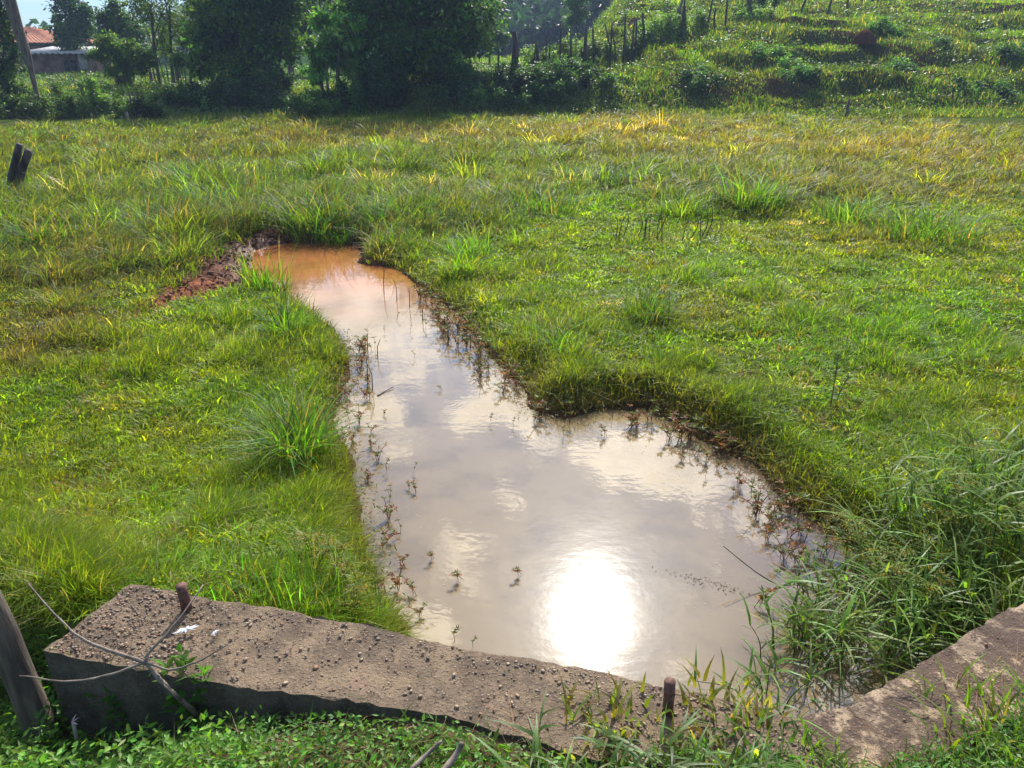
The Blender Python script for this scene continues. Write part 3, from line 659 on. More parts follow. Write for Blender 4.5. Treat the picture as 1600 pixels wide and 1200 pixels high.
g.blades(P, (.12 + .5 * sst(.05, .25, fbm(x, y, .9, 3))) * rng.uniform(.5, 1.2, n), .0013 * r, rng.uniform(0, 6.3, n), rng.uniform(.2, 1.2, n), cc, seg=2)
tag(g.build('far_grass', M_GRASS), 'rough grass on the far side of the ridge and the field behind it', 'grass', kind='stuff')
# foreground: creeping broad leaved cover and some turf on the camera side of the wall
g = MB(); n0 = 120000; x = rng.uniform(-2.3, 2.6, n0); y = rng.uniform(.95, 2.3, n0)
ok = (y < ywall(x)) & (sdist(wallA, x, y) > .012 + .03 * rng.random(n0)) & (sdist(wallB, x, y) > .01 - .05 * rng.random(n0)); x, y = x[ok], y[ok]
ok = rng.random(len(x)) < np.clip(.75 + 1.6 * fbm(x, y, 3.2, 3), .08, 1); x, y = x[ok], y[ok]; z = H(x, y); n = len(x)
P = np.stack([x, y, z + rng.random(n) ** 1.3 * .045], 1); d = rng.normal(0, 1, (n, 3)); d[:, 2] = np.abs(d[:, 2]) * .35
g.leaves(P, d, rng.uniform(.009, .024, n), rng.uniform(.005, .011, n), vary((.10, .22, .03), n, .3))
tag(g.build('undergrowth', M_WEED), 'small leafy creeping ground cover in front of the headwall', 'undergrowth', kind='stuff')
g = MB(); n0 = 9000; x = rng.uniform(-1.6, .5, n0); y = ywall(x) - rng.uniform(.17, .75, n0); ok = rng.random(n0) < np.clip(.5 + 2.2 * fbm(x, y, 4, 3), 0, 1); ok &= sdist(wallA, x, y) > .03; x, y = x[ok], y[ok]; n = len(x)
tt_ = sst(-.1, -1.0, x); P = np.stack([x, y, H(x, y) + rng.random(n) * (.03 + .085 * tt_)], 1); d = rng.normal(0, 1, (n, 3)); d[:, 2] = np.abs(d[:, 2]) * .4
g.leaves(P, d, rng.uniform(.014, .034, n), rng.uniform(.007, .014, n), vary((.15, .30, .035), n, .3))
tag(g.build('leafy_undergrowth', M_WEED), 'taller bright leafy growth along the foot of the headwall', 'undergrowth', kind='stuff')
g = MB(); n0 = 52000; x = rng.uniform(-2.4, 2.8, n0); y = rng.uniform(.9, 2.4, n0)
ok = (y < ywall(x) + np.where(x < -1.5, .6, 0)) & (sdist(wallA, x, y) > .004 - .05 * (x > .35)) & (sdist(wallB, x, y) > -.04 * rng.random(n0)); x, y = x[ok], y[ok]
f = fbm(x, y, 2.6, 3); ok = rng.random(len(x)) < np.clip(.35 + 2.2 * f + .35 * (x > .4) * (y < 1.5) + .4 * (x < -1.5), .06, 1); x, y = x[ok], y[ok]; z = np.maximum(H(x, y), np.where(sdist(wallA, x, y) < .01, 0, -9)); n = len(x)
g.blades(np.stack([x, y, z], 1), rng.uniform(.03, .085, n), rng.uniform(.003, .007, n), rng.uniform(0, 6.3, n), rng.uniform(.4, 1.4, n), vary((.11, .20, .03), n, .3), seg=3)
dn = 5200; x = rng.uniform(-2.2, 2.5, dn); y = rng.uniform(.9, 2.3, dn); ok = (y < ywall(x)) & (sdist(wallA, x, y) > -.06 * (x > 0)); x, y = x[ok], y[ok]; n = len(x)
g.blades(np.stack([x, y, np.maximum(H(x, y), -9) + .008], 1), rng.uniform(.02, .05, n), .0016, rng.uniform(0, 6.3, n), rng.uniform(1.5, 4, n), vary((.34, .24, .14), n, .3), seg=2)
tag(g.build('near_grass', M_GRASS), 'short grass and straw in front of the concrete walls', 'grass', kind='stuff')

# ------------------------------------------------------------------ grass tufts, one thing each
def tuft(px, py, hgt, nb, rad, colr, label, wdt=None, group=None, silver=.15, lean=(.3, 1.4), name='grass_tuft', cat='grass tuft', P=None, z=None, waz=None):
    c = ground(px, py) if P is None else P
    dist = math.hypot(c[0], c[1]); wdt = wdt or max(.006, .0011 * dist)
    b = MB(); a = rng.uniform(0, 6.283, nb); rr = rad * (.15 + 1.15 * rng.random(nb)); X_, Y_ = c[0] + np.cos(a) * rr, c[1] + np.sin(a) * rr
    zz_ = np.maximum(H(X_, Y_), W - .02) if z is None else np.full(nb, z)
    az = a + rng.normal(0, 1.0, nb); C = vary(colr, nb, .35); dd_ = rng.random(nb) < .14; C[dd_] = vary((.22, .18, .08), dd_.sum(), .3); yy_ = rng.random(nb) < .2; C[yy_] = vary((.13, .21, .03), yy_.sum(), .3); hgt = hgt * np.exp(rng.normal(0, .25, nb))
    b.blades(np.stack([X_, Y_, zz_], 1), hgt * rng.uniform(.5, 1.15, nb), wdt * rng.uniform(.6, 1.3, nb), az, rng.uniform(lean[0], lean[1], nb), C, seg=4)
    o = b.build(name, M_GRASS, None, loc=c); return tag(o, label, cat, group)
G1, G2, G3, G4 = (.085, .20, .025), (.06, .14, .035), (.14, .25, .02), (.16, .17, .04)
tuft(462, 712, .30, 420, .14, G1, 'tall arching grass tuft on the left bank where it overhangs the water', .009)
tuft(440, 668, .20, 160, .10, G3, 'upright bright grass tuft just behind the tuft overhanging the left bank', .007)
tuft(450, 520, .30, 160, .12, G1, 'grass tuft with long pale blades on the left bank of the narrow neck', .009)
tuft(420, 460, .34, 200, .16, G1, 'sparse upright grass tuft between the mud and the narrow neck of water', .010, lean=(.1, .6))
tuft(490, 362, .50, 330, .28, G2, 'dense dark green tuft directly behind the orange end of the pond')
tuft(532, 374, .26, 160, .16, G1, 'small tuft at the orange pond edge, right of the dense dark tuft')
tuft(345, 322, .55, 280, .45, G2, 'wide blue green tuft in the meadow up left from the mud patch')
tuft(290, 300, .50, 220, .40, G2, 'loose blue green tuft left of the wide blue green tuft')
tuft(100, 480, .28, 160, .15, G4, 'olive tuft low in the meadow at the left, below the pale grass')
tuft(60, 385, .40, 220, .30, G2, 'silvery tuft in the left meadow below the leaning stump')
tuft(225, 358, .36, 200, .28, G1, 'fine green tuft halfway between the leaning stump and the mud patch')
tuft(40, 300, .35, 180, .22, G3, 'bright yellow green tuft at the foot of the leaning stump')
tuft(1175, 325, .55, 420, .34, G1, 'large fountain shaped tuft in the right meadow with a dark base')
tuft(1060, 335, .30, 200, .25, G3, 'small bright tuft left of the large fountain shaped tuft')
tuft(1440, 372, .50, 320, .45, G2, 'pale shining tuft in the meadow near the right edge')
tuft(1330, 345, .42, 260, .35, G1, 'medium tuft between the fountain shaped tuft and the pale shining tuft')
tuft(725, 425, .30, 260, .20, G3, 'bright green tuft on the right bank of the narrow neck')
tuft(735, 395, .28, 200, .22, G1, 'rounded tuft just behind the bright tuft on the right bank of the neck')
tuft(875, 545, .24, 170, .14, G1, 'green tuft with pale tips above the bend in the right bank')
tuft(1012, 500, .36, 220, .15, G2, 'upright tuft with curling silver blades in the right lawn')
tuft(640, 345, .45, 320, .40, G1, 'broad tuft between the orange water and the bright right lawn')
tuft(610, 350, .32, 300, .40, G2, 'dark tuft in the wet hollow behind the grassy islet')
tuft(840, 330, .42, 260, .40, G2, 'blue green tuft at the back of the bright right lawn')
tuft(950, 290, .42, 260, .45, G2, 'dark leafy tuft in the middle of the far meadow')
tuft(510, 960, .16, 300, .16, G1, 'fine tall grass tuft growing against the headwall by the left bank', .004, lean=(.1, .7))
tuft(400, 935, .12, 220, .14, G1, 'fine grass tuft behind the rusty stub of the headwall', .004, lean=(.1, .7))
tuft(590, 975, .10, 60, .06, G3, 'few broad bright blades at the headwall edge by the water', .012)
tuft(1130, 1150, .075, 80, .12, G4, 'pale broad bladed tuft in front of the dark metal stub', .011, z=-.005, P=gp(1130, 1125, 0))
tuft(960, 1165, .075, 80, .12, G4, 'broad bladed pale tuft left of the dark metal stub', .011, z=-.005, P=gp(960, 1135, 0))
tuft(1190, 1175, .07, 80, .12, G1, 'broad bladed tuft at the corner between the two concrete walls', .009, z=-.005, P=gp(1180, 1160, 0))
tuft(1560, 1140, .11, 160, .16, G3, 'bright tuft beside the wing wall in the near right corner', .007, z=-.01, P=gp(1570, 1150, 0))
tuft(1500, 1000, .09, 50, .05, G4, 'small tuft leaning over the pond side of the wing wall', .006, P=gp(1490, 990, -.05))
# islets at the far end of the pond
def islet(px, py, rx, hgt, label):
    c = gp(px, py, W); b = MB(); n = 14; V_ = [c + (0, 0, hgt)]
    for q, hf in ((.5, .85), (.9, .4), (1.1, -.4)):
        for i in range(n):
            t = 2 * math.pi * i / n; r_ = rx * q * random.uniform(.85, 1.15); V_.append(c + (r_ * math.cos(t), r_ * .8 * math.sin(t), hgt * hf))
    fa, fn = [], []
    for i in range(n): fa += [0, 1 + i, 1 + (i + 1) % n]; fn.append(3)
    for L_ in range(2):
        for i in range(n): fa += [1 + L_ * n + i, 1 + (L_ + 1) * n + i, 1 + (L_ + 1) * n + (i + 1) % n, 1 + L_ * n + (i + 1) % n]; fn.append(4)
    e = empty('mud_islet', c, label, 'islet'); V_ = np.array(V_) - c
    b.add(V_, fa, fn, (.09, .045, .03)); b.build('mud_mound', M_GROUND, e, smooth=True)
    g_ = MB(); nb = 260; a = rng.uniform(0, 6.28, nb); r_ = rx * np.sqrt(rng.random(nb)) * .95
    g_.blades(np.stack([r_ * np.cos(a), r_ * .8 * np.sin(a), hgt * (1 - r_ / rx) * .8], 1), rng.uniform(.05, .13, nb), .007, a, rng.uniform(.2, 1.2, nb), vary((.11, .15, .03), nb, .3), seg=2)
    g_.build('grass_cap', M_GRASS, e)
islet(600, 408, .26, .07, 'low grassy islet at the right side of the orange pond end')
islet(389, 434, .085, .06, 'tiny muddy tussock at the left edge of the pond end')

# ------------------------------------------------------------------ plants with stems and leaves
def leafy(name, label, cat, c, stems, group=None, lc=(.09, .2, .03), stc=(.12, .12, .05), sr=.002, lm=None):
    """stems: list of (dx,dy,height,leanx,leany,nleaf,leaflen,leafwid)"""
    e = empty(name, c, label, cat, group); s = MB(); L = MB()
    for (dx, dy, h_, lx, ly, nl, ll, lw) in stems:
        p0 = np.array([dx, dy, -.02]); p1 = p0 + (lx * .35, ly * .35, h_ * .55); p2 = p0 + (lx, ly, h_)
        q = bez([p0, p1, p2], 8); s.tube(q, np.linspace(sr, sr * .5, len(q)), 5, stc)
        t = np.linspace(.25, 1, nl); k_ = (t * 8); j = np.minimum(k_.astype(int), 7); f = (k_ - j)[:, None]; P = q[j] * (1 - f) + q[j + 1] * f
        a = np.arange(nl) * 2.4 + random.random() * 6; d = np.stack([np.cos(a), np.sin(a), .25 + .9 * t ** 3], 1)
        L.leaves(P, d, ll * rng.uniform(.7, 1.15, nl) * (1.1 - .35 * t), lw * rng.uniform(.8, 1.1, nl), vary(lc, nl, .2), droop=.1)
    s.build('stem', M_WEED, e); L.build('leaves', lm or M_WEED, e); return e
def rstems(n, rad, h, lean, nl, ll, lw): return [(random.uniform(-rad, rad), random.uniform(-rad, rad), h * random.uniform(.7, 1.15), random.uniform(-lean, lean), random.uniform(-lean, lean), nl, ll, lw) for _ in range(n)]
def fg(px, py, z): return gp(px, py, z)
leafy('weed_plant', 'bright green broad leaved weed in front of the headwall beneath the white splashes', 'weed', fg(318, 1120, -.2), rstems(6, .05, .23, .05, 16, .058, .024), lc=(.09, .22, .03))
leafy('weed_plant', 'leafy weed in front of the shaded wall face, below the forked branch', 'weed', fg(205, 1165, -.3), rstems(7, .07, .20, .06, 16, .045, .020), lc=(.08, .19, .03))
leafy('weed_plant', 'leafy weed at the foot of the weathered post in the near left corner', 'weed', fg(60, 1160, -.32), rstems(7, .08, .20, .05, 14, .035, .016), lc=(.08, .19, .03))
leafy('weed_plant', 'yellow spotted weed at the very bottom left corner', 'weed', fg(40, 1210, -.32), rstems(6, .08, .10, .05, 14, .035, .017), lc=(.12, .2, .03))
leafy('weed_plant', 'small rosette weed at the bottom edge below the sharp end of the shadowed wall face', 'weed', fg(325, 1210, -.2), rstems(4, .03, .10, .05, 12, .05, .02), lc=(.10, .24, .04))
leafy('weed_plant', 'upright weed touching the left end of the headwall behind the post', 'weed', fg(90, 1060, -.25), rstems(3, .04, .12, .05, 10, .04, .016))
# tall lone plants
leafy('tall_weed', 'tall dark spiky weed rising from the right lawn near the reeds', 'weed', ground(1297, 640), [(0, 0, .36, -.01, 0, 60, .045, .010), (.03, .02, .22, .05, 0, 25, .04, .01)], lc=(.05, .10, .03), sr=.004)
leafy('tall_weed', 'dark spiky weed at the right edge among the reeds', 'weed', ground(1592, 760), [(0, 0, .42, .01, 0, 60, .045, .010), (.05, 0, .35, .05, 0, 50, .04, .01)], lc=(.05, .10, .03), sr=.004)
e = empty('bare_stalks', ground(1030, 378), 'thin dark bare stalks standing in the right lawn below the far meadow', 'stalks'); s_ = MB()
for i in range(16):
    x0 = random.uniform(-.5, .6); hh_ = random.choice([.25, .3, .4, .75 if i < 3 else .3]); s_.tube(bez([(x0, random.uniform(-.2, .2), 0), (x0 + .02, 0, hh_ * .6), (x0 + random.uniform(-.02, .08), 0, hh_)], 5), np.linspace(.006, .003, 6), 5, (.05, .07, .03))
s_.build('stem', M_WEED, e)
ORD = 'first second third fourth fifth sixth seventh eighth ninth tenth eleventh twelfth thirteenth fourteenth fifteenth sixteenth seventeenth eighteenth nineteenth twentieth twenty-first twenty-second twenty-third twenty-fourth twenty-fifth twenty-sixth'.split()
def ordl(lst): r_ = sorted(range(len(lst)), key=lambda i: lst[i][0]); return [ORD[r_.index(i)] for i in range(len(lst))]
# umbrella sedges
def sedge(P, n, h, label, group, spread=.12, gold=(.38, .28, .06)):
    e = empty('sedge', P, label, 'sedge', group); s = MB(); hd = MB()
    for i in range(n):
        a = random.uniform(0, 6.28); r_ = spread * random.random(); x0, y0 = r_ * math.cos(a), r_ * math.sin(a); h_ = h * random.uniform(.7, 1.15); lx, ly = random.uniform(-.3, .3) * h_, random.uniform(-.3, .3) * h_
        q = bez([(x0, y0, -.02), (x0 + lx * .3, y0 + ly * .3, h_ * .6), (x0 + lx, y0 + ly, h_)], 5); s.tube(q, .0016, 4, (.09, .16, .03)); t = q[-1]
        m_ = 6; a_ = rng.uniform(0, 6.28, m_); s.blades(np.tile(t, (m_, 1)), .04, .004, a_, rng.uniform(1, 2.2, m_), vary((.10, .2, .03), m_), seg=2)
        m_ = 56; dd = rng.normal(0, 1, (m_, 3)) * (1, 1, .45); dd[:, 2] += .3; ro = rng.random((m_, 1)) * .034
        hd = MB(); hd.leaves(t + dd * ro * .7, dd, .010, .0035, vary(gold, m_, .25)); hd.build('flower_head', M_WEED, e)
    s.build('stem', M_WEED, e); return e
_L = [(545, 915), (520, 890), (560, 950), (500, 870)]
for (px, py), _o in zip(_L, ordl(_L)): sedge(ground(px, py + 20), 7, .15, _o + ' from the left of the golden headed sedges on the left bank', 'golden sedges on the left bank', .07)
_L = [(1330, 905), (1420, 880), (1490, 870), (1370, 960), (1310, 880), (1560, 820), (1440, 960), (1530, 720), (1460, 820), (1500, 780)]
for (px, py), _o in zip(_L, ordl(_L)): sedge(np.maximum(ground(px, py + 40), (-9, -9, W)), 7, .22, _o + ' from the left of the golden headed sedges by the wing wall', 'golden sedges by the wing wall', .12)
# a lone seeding sedge at the neck
e = empty('seeding_sedge', gp(457, 560, W), 'tall thin sedge with a burst seed head on the left bank of the neck', 'sedge'); s_ = MB(); s_.tube([(0, 0, 0), (.0, 0, .22), (.005, 0, .50)], [.004, .003, .0025], 5, (.07, .09, .03))
s_.build('stem', M_WEED, e); s_ = MB(); s_.blades(np.tile((.005, 0, .5), (26, 1)), .13, .004, rng.uniform(0, 6.28, 26), rng.uniform(.3, 2, 26), vary((.12, .11, .04), 26), seg=3); s_.build('seed_head', M_WEED, e)

# tall broad grass (reed) clumps over the right bank
def reed(P, n, h, label, group, spread=.18, lean=.35, bl=.15, c=(.13, .21, .028)):
    e = empty('reed_clump', P, label, 'tall grass clump', group); s = MB(); L = MB()
    for i in range(n):
        a = random.uniform(0, 6.28); r_ = spread * math.sqrt(random.random()); x0, y0 = r_ * math.cos(a), r_ * math.sin(a); h_ = h * random.uniform(.55, 1.15)
        la = random.gauss(math.pi, 1.2); lr = h_ * lean * random.uniform(.2, 1.6); q = bez([(x0, y0, -.04), (x0 + .3 * lr * math.cos(la), y0 + .3 * lr * math.sin(la), h_ * .6), (x0 + lr * math.cos(la), y0 + lr * math.sin(la), h_)], 8)
        s.tube(q, np.linspace(.003, .0012, 9), 5, np.array((.11, .16, .04)) * random.uniform(.6, 1.3))
        nl = random.randint(5, 8); t = np.linspace(.2, 1, nl) * 7.99; j = t.astype(int); f = (t - j)[:, None]; Pq = q[j] * (1 - f) + q[j + 1] * f
        az = np.arange(nl) * 3.1 + rng.normal(0, .5, nl) + a
        L.blades(Pq, bl * rng.uniform(.6, 1.2, nl), rng.uniform(.006, .012, nl), az, rng.uniform(.6, 1.9, nl), vary(c, nl, .28), seg=4, power=1.4, waz=az + 1.57 + rng.normal(0, .3, nl))
    nb = n * 7; a = rng.uniform(0, 6.28, nb); r_ = spread * np.sqrt(rng.random(nb)) * 1.1
    L.blades(np.stack([r_ * np.cos(a), r_ * np.sin(a), np.full(nb, -.02)], 1), h * rng.uniform(.25, .7, nb), .005, a, rng.uniform(.1, .9, nb), vary(c, nb, .35), seg=3)
    s.build('stem', M_WEED, e); L.build('blades', M_WEED, e); return e
rp = [(1400, 1010, .30), (1440, 960, .34), (1500, 900, .36), (1560, 860, .40), (1590, 800, .40), (1350, 960, .26), (1300, 1020, .20), (1480, 820, .36), (1400, 860, .28), (1540, 760, .36), (1340, 1060, .18), (1440, 780, .28), (1610, 900, .42), (1520, 960, .32)]
rl = ['among the tall grass over the water by the wing wall']
for (px, py, hh_), _o in zip(rp, ordl(rp)):
    P = ground(px, py + 25); P[2] = max(P[2], W - .03)
    reed(P, 17, hh_ * .74, _o + ' tall grass clump from the left at the pond edge beside the wing wall', 'tall grass clumps beside the wing wall', spread=.20)
_L = [(1260, 960), (1230, 1040), (1210, 1110), (1290, 920)]
for (px, py), _o in zip(_L, ordl(_L)): reed(gp(px, py + 20, W - .02), 5, .17, _o + ' from the left of the sparse stems leaning over the water by the wing wall', 'leaning stems in the water', spread=.12, lean=.8, bl=.10, c=(.10, .2, .03))
_L = [(1180, 1190), (1090, 1190), (1020, 1175), (880, 1195)]
for (px, py), _o in zip(_L, ordl(_L)): reed(gp(px, py + 25, -.01), 6, .055, _o + ' from the left of the low broad grass clumps at the bottom edge', 'low broad grass at the bottom edge', spread=.09, lean=1.0, bl=.07, c=(.12, .2, .05))

# ------------------------------------------------------------------ water weeds: small stems with whorled leaves, individuals
def proto_ww(nm, reddish, branches):
    s = MB(); lo = []
    for i in range(branches):
        a = random.uniform(0, 6.28); r_ = random.uniform(.0, .03); h_ = random.uniform(.035, .10); lx, ly = random.uniform(-.05, .05), random.uniform(-.05, .05)
        q = bez([(r_ * math.cos(a), r_ * math.sin(a), -.03), (lx * .4, ly * .4, h_ * .6), (lx, ly, h_)], 4); s.tube(q, .0013, 4, (.16, .07, .04))
        for tt, sc_ in ((q[-1], 1), (q[2], .8)):
            nl = 8; a_ = np.arange(nl) * .785 + random.random(); d = np.stack([np.cos(a_), np.sin(a_), rng.uniform(-.1, .8, nl)], 1)
            cc = (.24, .11, .045) if random.random() < reddish else (.12, .16, .04)
            s.leaves(np.tile(tt, (nl, 1)), d, .022 * sc_ * rng.uniform(.7, 1.2, nl), .0065, vary(cc, nl, .3))
    o = s.build(nm, M_WEED, None); return o
protos = [proto_ww('water_weed', .6, 3), proto_ww('water_weed', .35, 2), proto_ww('water_weed', .8, 4), proto_ww('water_weed', .2, 1), proto_ww('water_weed', .5, 5)]
for pz in protos: tag(pz, 'x', 'water plant')
usedp = [False] * 5
LBL = {'L': ('small reddish water weed standing in the shallows along the left bank', 'water weeds along the left bank'),
       'R': ('small reddish water weed standing in the shallows along the right bank', 'water weeds along the right bank'),
       'O': ('tiny water weed standing alone in open water away from the banks', 'water weeds in open water')}
def ww(px, py, key, s_=1.0, jit=0):
    x, y, _ = gp(px, py, W); x += random.uniform(-jit, jit); y += random.uniform(-jit, jit); i = random.randrange(5)
    if key == 'O': i = random.choice([1, 3])
    P = (x, y, W); s_ = s_ * random.uniform(.75, 1.25)
    if not usedp[i]:
        o = protos[i]; o.location = P; o.rotation_euler = (0, 0, random.uniform(0, 6.3)); o.scale = (s_,) * 3; usedp[i] = True
    else: o = copy_tree(protos[i], P, random.uniform(0, 6.3), s_)
    o['group'] = LBL[key][1]
    look = ['three stemmed reddish', 'two stemmed green and red', 'bushy dark red', 'single stemmed green', 'five stemmed mixed'][i]
    wh = {'L': 'along the left bank', 'R': 'along the right bank', 'O': 'standing alone in open water'}[key]
    at_ = 'in the narrow neck' if py < 560 else 'near the bend' if py < 720 else 'beside the widest water' if py < 860 else 'close to the headwall'
    o['label'] = f'{look} water weed {wh}, {at_}'
edgeL = [gp(*p, W)[:2] for p in [(640, 985), (610, 930), (592, 880), (572, 800), (560, 740), (560, 690), (545, 640), (560, 590), (565, 545), (545, 520)]]
edgeR = [gp(*p, W)[:2] for p in [(640, 455), (700, 500), (735, 545), (790, 600), (830, 655), (900, 672), (990, 655), (1060, 685), (1110, 710), (1170, 745), (1210, 800), (1260, 860), (1250, 930), (1230, 1000)]]
def along(E, n, w0, w1, sgn):
    E = np.array(E); L_ = np.concatenate([[0], np.cumsum(np.linalg.norm(np.diff(E, axis=0), axis=1))])
    for i in range(n):
        t = random.random() * L_[-1]; j = min(np.searchsorted(L_, t) - 1, len(E) - 2); j = max(j, 0); f = (t - L_[j]) / (L_[j + 1] - L_[j]); p = E[j] * (1 - f) + E[j + 1] * f
        d = E[j + 1] - E[j]; nrm = np.array([-d[1], d[0]]) / (np.linalg.norm(d) + 1e-9) * sgn; p = p + nrm * random.uniform(w0, w1) ; yield p
for p in along(edgeL, 60, -.16, .12, -1):
    a_, b_ = project(p[0], p[1], W); ww(a_, b_, 'L', .72 + .06 * p[1])
for p in along(edgeR, 105, -.10, .14, -1):
    a_, b_ = project(p[0], p[1], W); ww(a_, b_, 'R', 1.0 + .06 * p[1])
for (px, py) in [(612, 790), (640, 765), (600, 735), (645, 740), (612, 778), (630, 835), (650, 770), (676, 872), (718, 905), (812, 898), (745, 560), (720, 570), (650, 560), (600, 650), (690, 610), (585, 640), (880, 680), (940, 690), (980, 680), (765, 660), (800, 665), (1070, 720), (1148, 770), (705, 1000), (735, 1010), (667, 515), (640, 520), (690, 545), (620, 500), (600, 520), (575, 520), (1105, 745), (1120, 730), (1200, 800)]: ww(px, py, 'O', .75)
# thin emergent stalks at the neck
for (px, py) in [(575, 600), (582, 610), (590, 560), (640, 480), (660, 500), (700, 540), (575, 560), (715, 520), (735, 545), (620, 470), (600, 460), (750, 580)]:
    c = gp(px, py, W); b = MB(); h_ = random.uniform(.10, .26); b.tube([c - (0, 0, .02), c + (.004, 0, h_ * .6), c + (random.uniform(-.03, .03), 0, h_)], [.004, .003, .002], 5, (.08, .09, .04))
    tag(b.build('stalk', M_WEED, None, loc=c), 'thin bare stalk standing out of the narrow neck of water', 'stalk', 'bare stalks in the neck of water')
# reddish mat of drowned weed at the margins, and floating flecks
g = MB()
pr = []
for E, n_, a0, a1 in ((edgeR, 7500, -.26, .10), (edgeL, 2200, -.14, .10)): pr += list(along(E, n_, a0, a1, -1))
pr = np.array(pr); pr = pr[sdist(wallA, pr[:, 0], pr[:, 1]) > .03]; n = len(pr); z = np.maximum(H(pr[:, 0], pr[:, 1]), W) + rng.random(n) * .05
d = rng.normal(0, 1, (n, 3)); d[:, 2] = np.abs(d[:, 2]) * .6; cc = vary((.135, .06, .032), n, .35); gm = rng.random(n) < .6; cc[gm] = vary((.12, .13, .03), gm.sum(), .3)
dn_ = sst(.15, .0, np.abs(sdist(pond, pr[:, 0], pr[:, 1]))); ok = rng.random(n) < dn_ * .9 + .03
g.leaves(np.stack([pr[:, 0], pr[:, 1], z], 1)[ok], d[ok], rng.uniform(.014, .034, n)[ok], .006, cc[ok]); tag(g.build('waterside_weeds', M_WEED), 'reddish matted weeds along the waterline', 'weeds', kind='stuff')
g = MB(); pr = np.array([q for q in along(edgeR[5:], 420, -.05, .38, -1)] + [q for q in along(edgeL, 150, -.05, .25, -1)]); n = len(pr)
d = rng.normal(0, 1, (n, 3)) * (1, 1, .05); g.leaves(np.stack([pr[:, 0], pr[:, 1], np.full(n, W + .003)], 1), d, rng.uniform(.003, .009, n), .003, vary((.5, .45, .38), n, .3)); tag(g.build('floating_debris', M_WEED), 'tiny pale flecks floating near the water edge', 'debris', kind='stuff')
g = MB(); pr = gp(1120, 915, W); a = rng.normal(0, 1, (90, 2)) * (.11, .02); d = rng.normal(0, 1, (90, 3)) * (1, 1, .05)
g.leaves(np.stack([pr[0] + a[:, 0], pr[1] + a[:, 1] - a[:, 0] * .45, np.full(90, W + .003)], 1), d, .012, .004, vary((.10, .07, .05), 90, .3)); tag(g.build('floating_leaves', M_WEED), 'drifting brown leaf bits on the near water right of the sun glare', 'debris', kind='stuff')

# ------------------------------------------------------------------ trees and bushes
def tree(name, label, px, Y, blobs, lc, nl=14000, ll=.15, lw=.08, tr=.13, group=None, stems=1, base_py=None, leanx=0, cat='tree', clump=.17, subs=34, edge=.42, z0=None):
    """blobs: (px, py, radius px, depth offset) of the crown's masses"""
    c = place(px, Y)
    if z0 is not None: c[2] = z0
    e = empty(name, c, label, cat, group); T = MB(); L = MB(); cs = []
    for (bx, by, br_, dy) in blobs:
        y_ = Y + dy; z_ = zat(by, y_); x_ = xat(bx, y_, z_); cs.append((np.array([x_, y_, z_]) - c, br_ / F * (y_ * cp - (z_ - CAMZ) * sp)))
    vol = np.array([q[1] ** 2 for q in cs]); vol = vol / vol.sum(); forks = []
    top = max(q[0][2] for q in cs)
    for s_ in range(stems):
        ox, oy = (random.uniform(-.35, .35), random.uniform(-.3, .3)) if stems > 1 else (0, 0)
        cen = np.mean([q[0] for q in cs], 0); P = [np.array([ox, oy, -.25]), np.array([ox + .3 * cen[0] * .5 + ox * .3, oy, cen[2] * .45]), np.array([cen[0] * .7 + ox * 1.5, cen[1] * .5 + oy, cen[2]])]
        q = bez(P, 8); T.tube(q, np.linspace(tr, tr * .45, 9), 8, jag=.08); forks.append(q)
    for i, (bc, br_) in enumerate(cs):
        q = forks[i % len(forks)]; f0 = q[random.randint(4, 7)]; lim = bez([f0, (f0 + bc) / 2 + rng.normal(0, .12, 3) * br_, bc + (0, 0, br_ * .3)], 6); T.tube(lim, np.linspace(tr * .4, tr * .1, 7), 6)
        n_ = max(60, int(nl * vol[i])); ns = subs
        u = rng.normal(0, 1, (ns, 3)); u /= np.linalg.norm(u, axis=1, keepdims=True); sub = bc + u * br_ * (rng.random((ns, 1)) ** edge) * (.95, .95, .85)
        for j in range(0, ns, 3): T.tube([lim[-1], (lim[-1] + sub[j]) / 2 + rng.normal(0, .05, 3), sub[j]], [tr * .1, tr * .06, .006], 4)
        pick = rng.integers(0, ns, n_); shade = np.exp(rng.normal(0, .38, (ns, 1)))
        P = sub[pick] + rng.normal(0, 1, (n_, 3)) * br_ * clump * (1, 1, .75)
        d = (P - sub[pick]) / br_ + rng.normal(0, .6, (n_, 3)); d[:, 2] -= .25
        L.leaves(P, d, ll * rng.uniform(.6, 1.25, n_), lw * rng.uniform(.7, 1.2, n_), np.clip(blend(vary(lc, n_, .22) * shade[pick], (rng.random(ns) < .28)[pick] * .7, (.13, .22, .03)), .005, .5))
    T.build('trunk', M_BARK, e, smooth=True); L.build('crown', M_LEAF, e); return e
DG, MG, LG, YG = (.042, .105, .022), (.045, .10, .02), (.075, .17, .025), (.11, .16, .03)
tree('dark_tree', 'largest dark tree with a thick straight trunk at the middle of the far side', 668, 26.5,
     [(650, 30, 85, 0), (720, 20, 62, .5), (590, 30, 60, .5), (640, -70, 100, .5), (700, -120, 80, 0), (600, -60, 70, 1), (735, 55, 38, 0), (680, 85, 48, -.3), (620, 95, 36, 0), (530, 25, 26, 1), (560, 70, 26, .4)], DG, 26000, .20, .11, .2, subs=46)
tree('dark_tree', 'wide dark tree left of the middle with low hanging branches', 405, 28,
     [(380, 40, 62, 0), (430, 60, 42, 0), (330, 50, 42, 0), (400, -30, 70, 0), (340, -20, 50, .5), (450, 10, 40, .5), (370, 105, 36, -.4), (410, 115, 34, -.4), (320, 100, 24, 0), (390, -110, 70, .5)], DG, 23000, .20, .11, .16, subs=44)
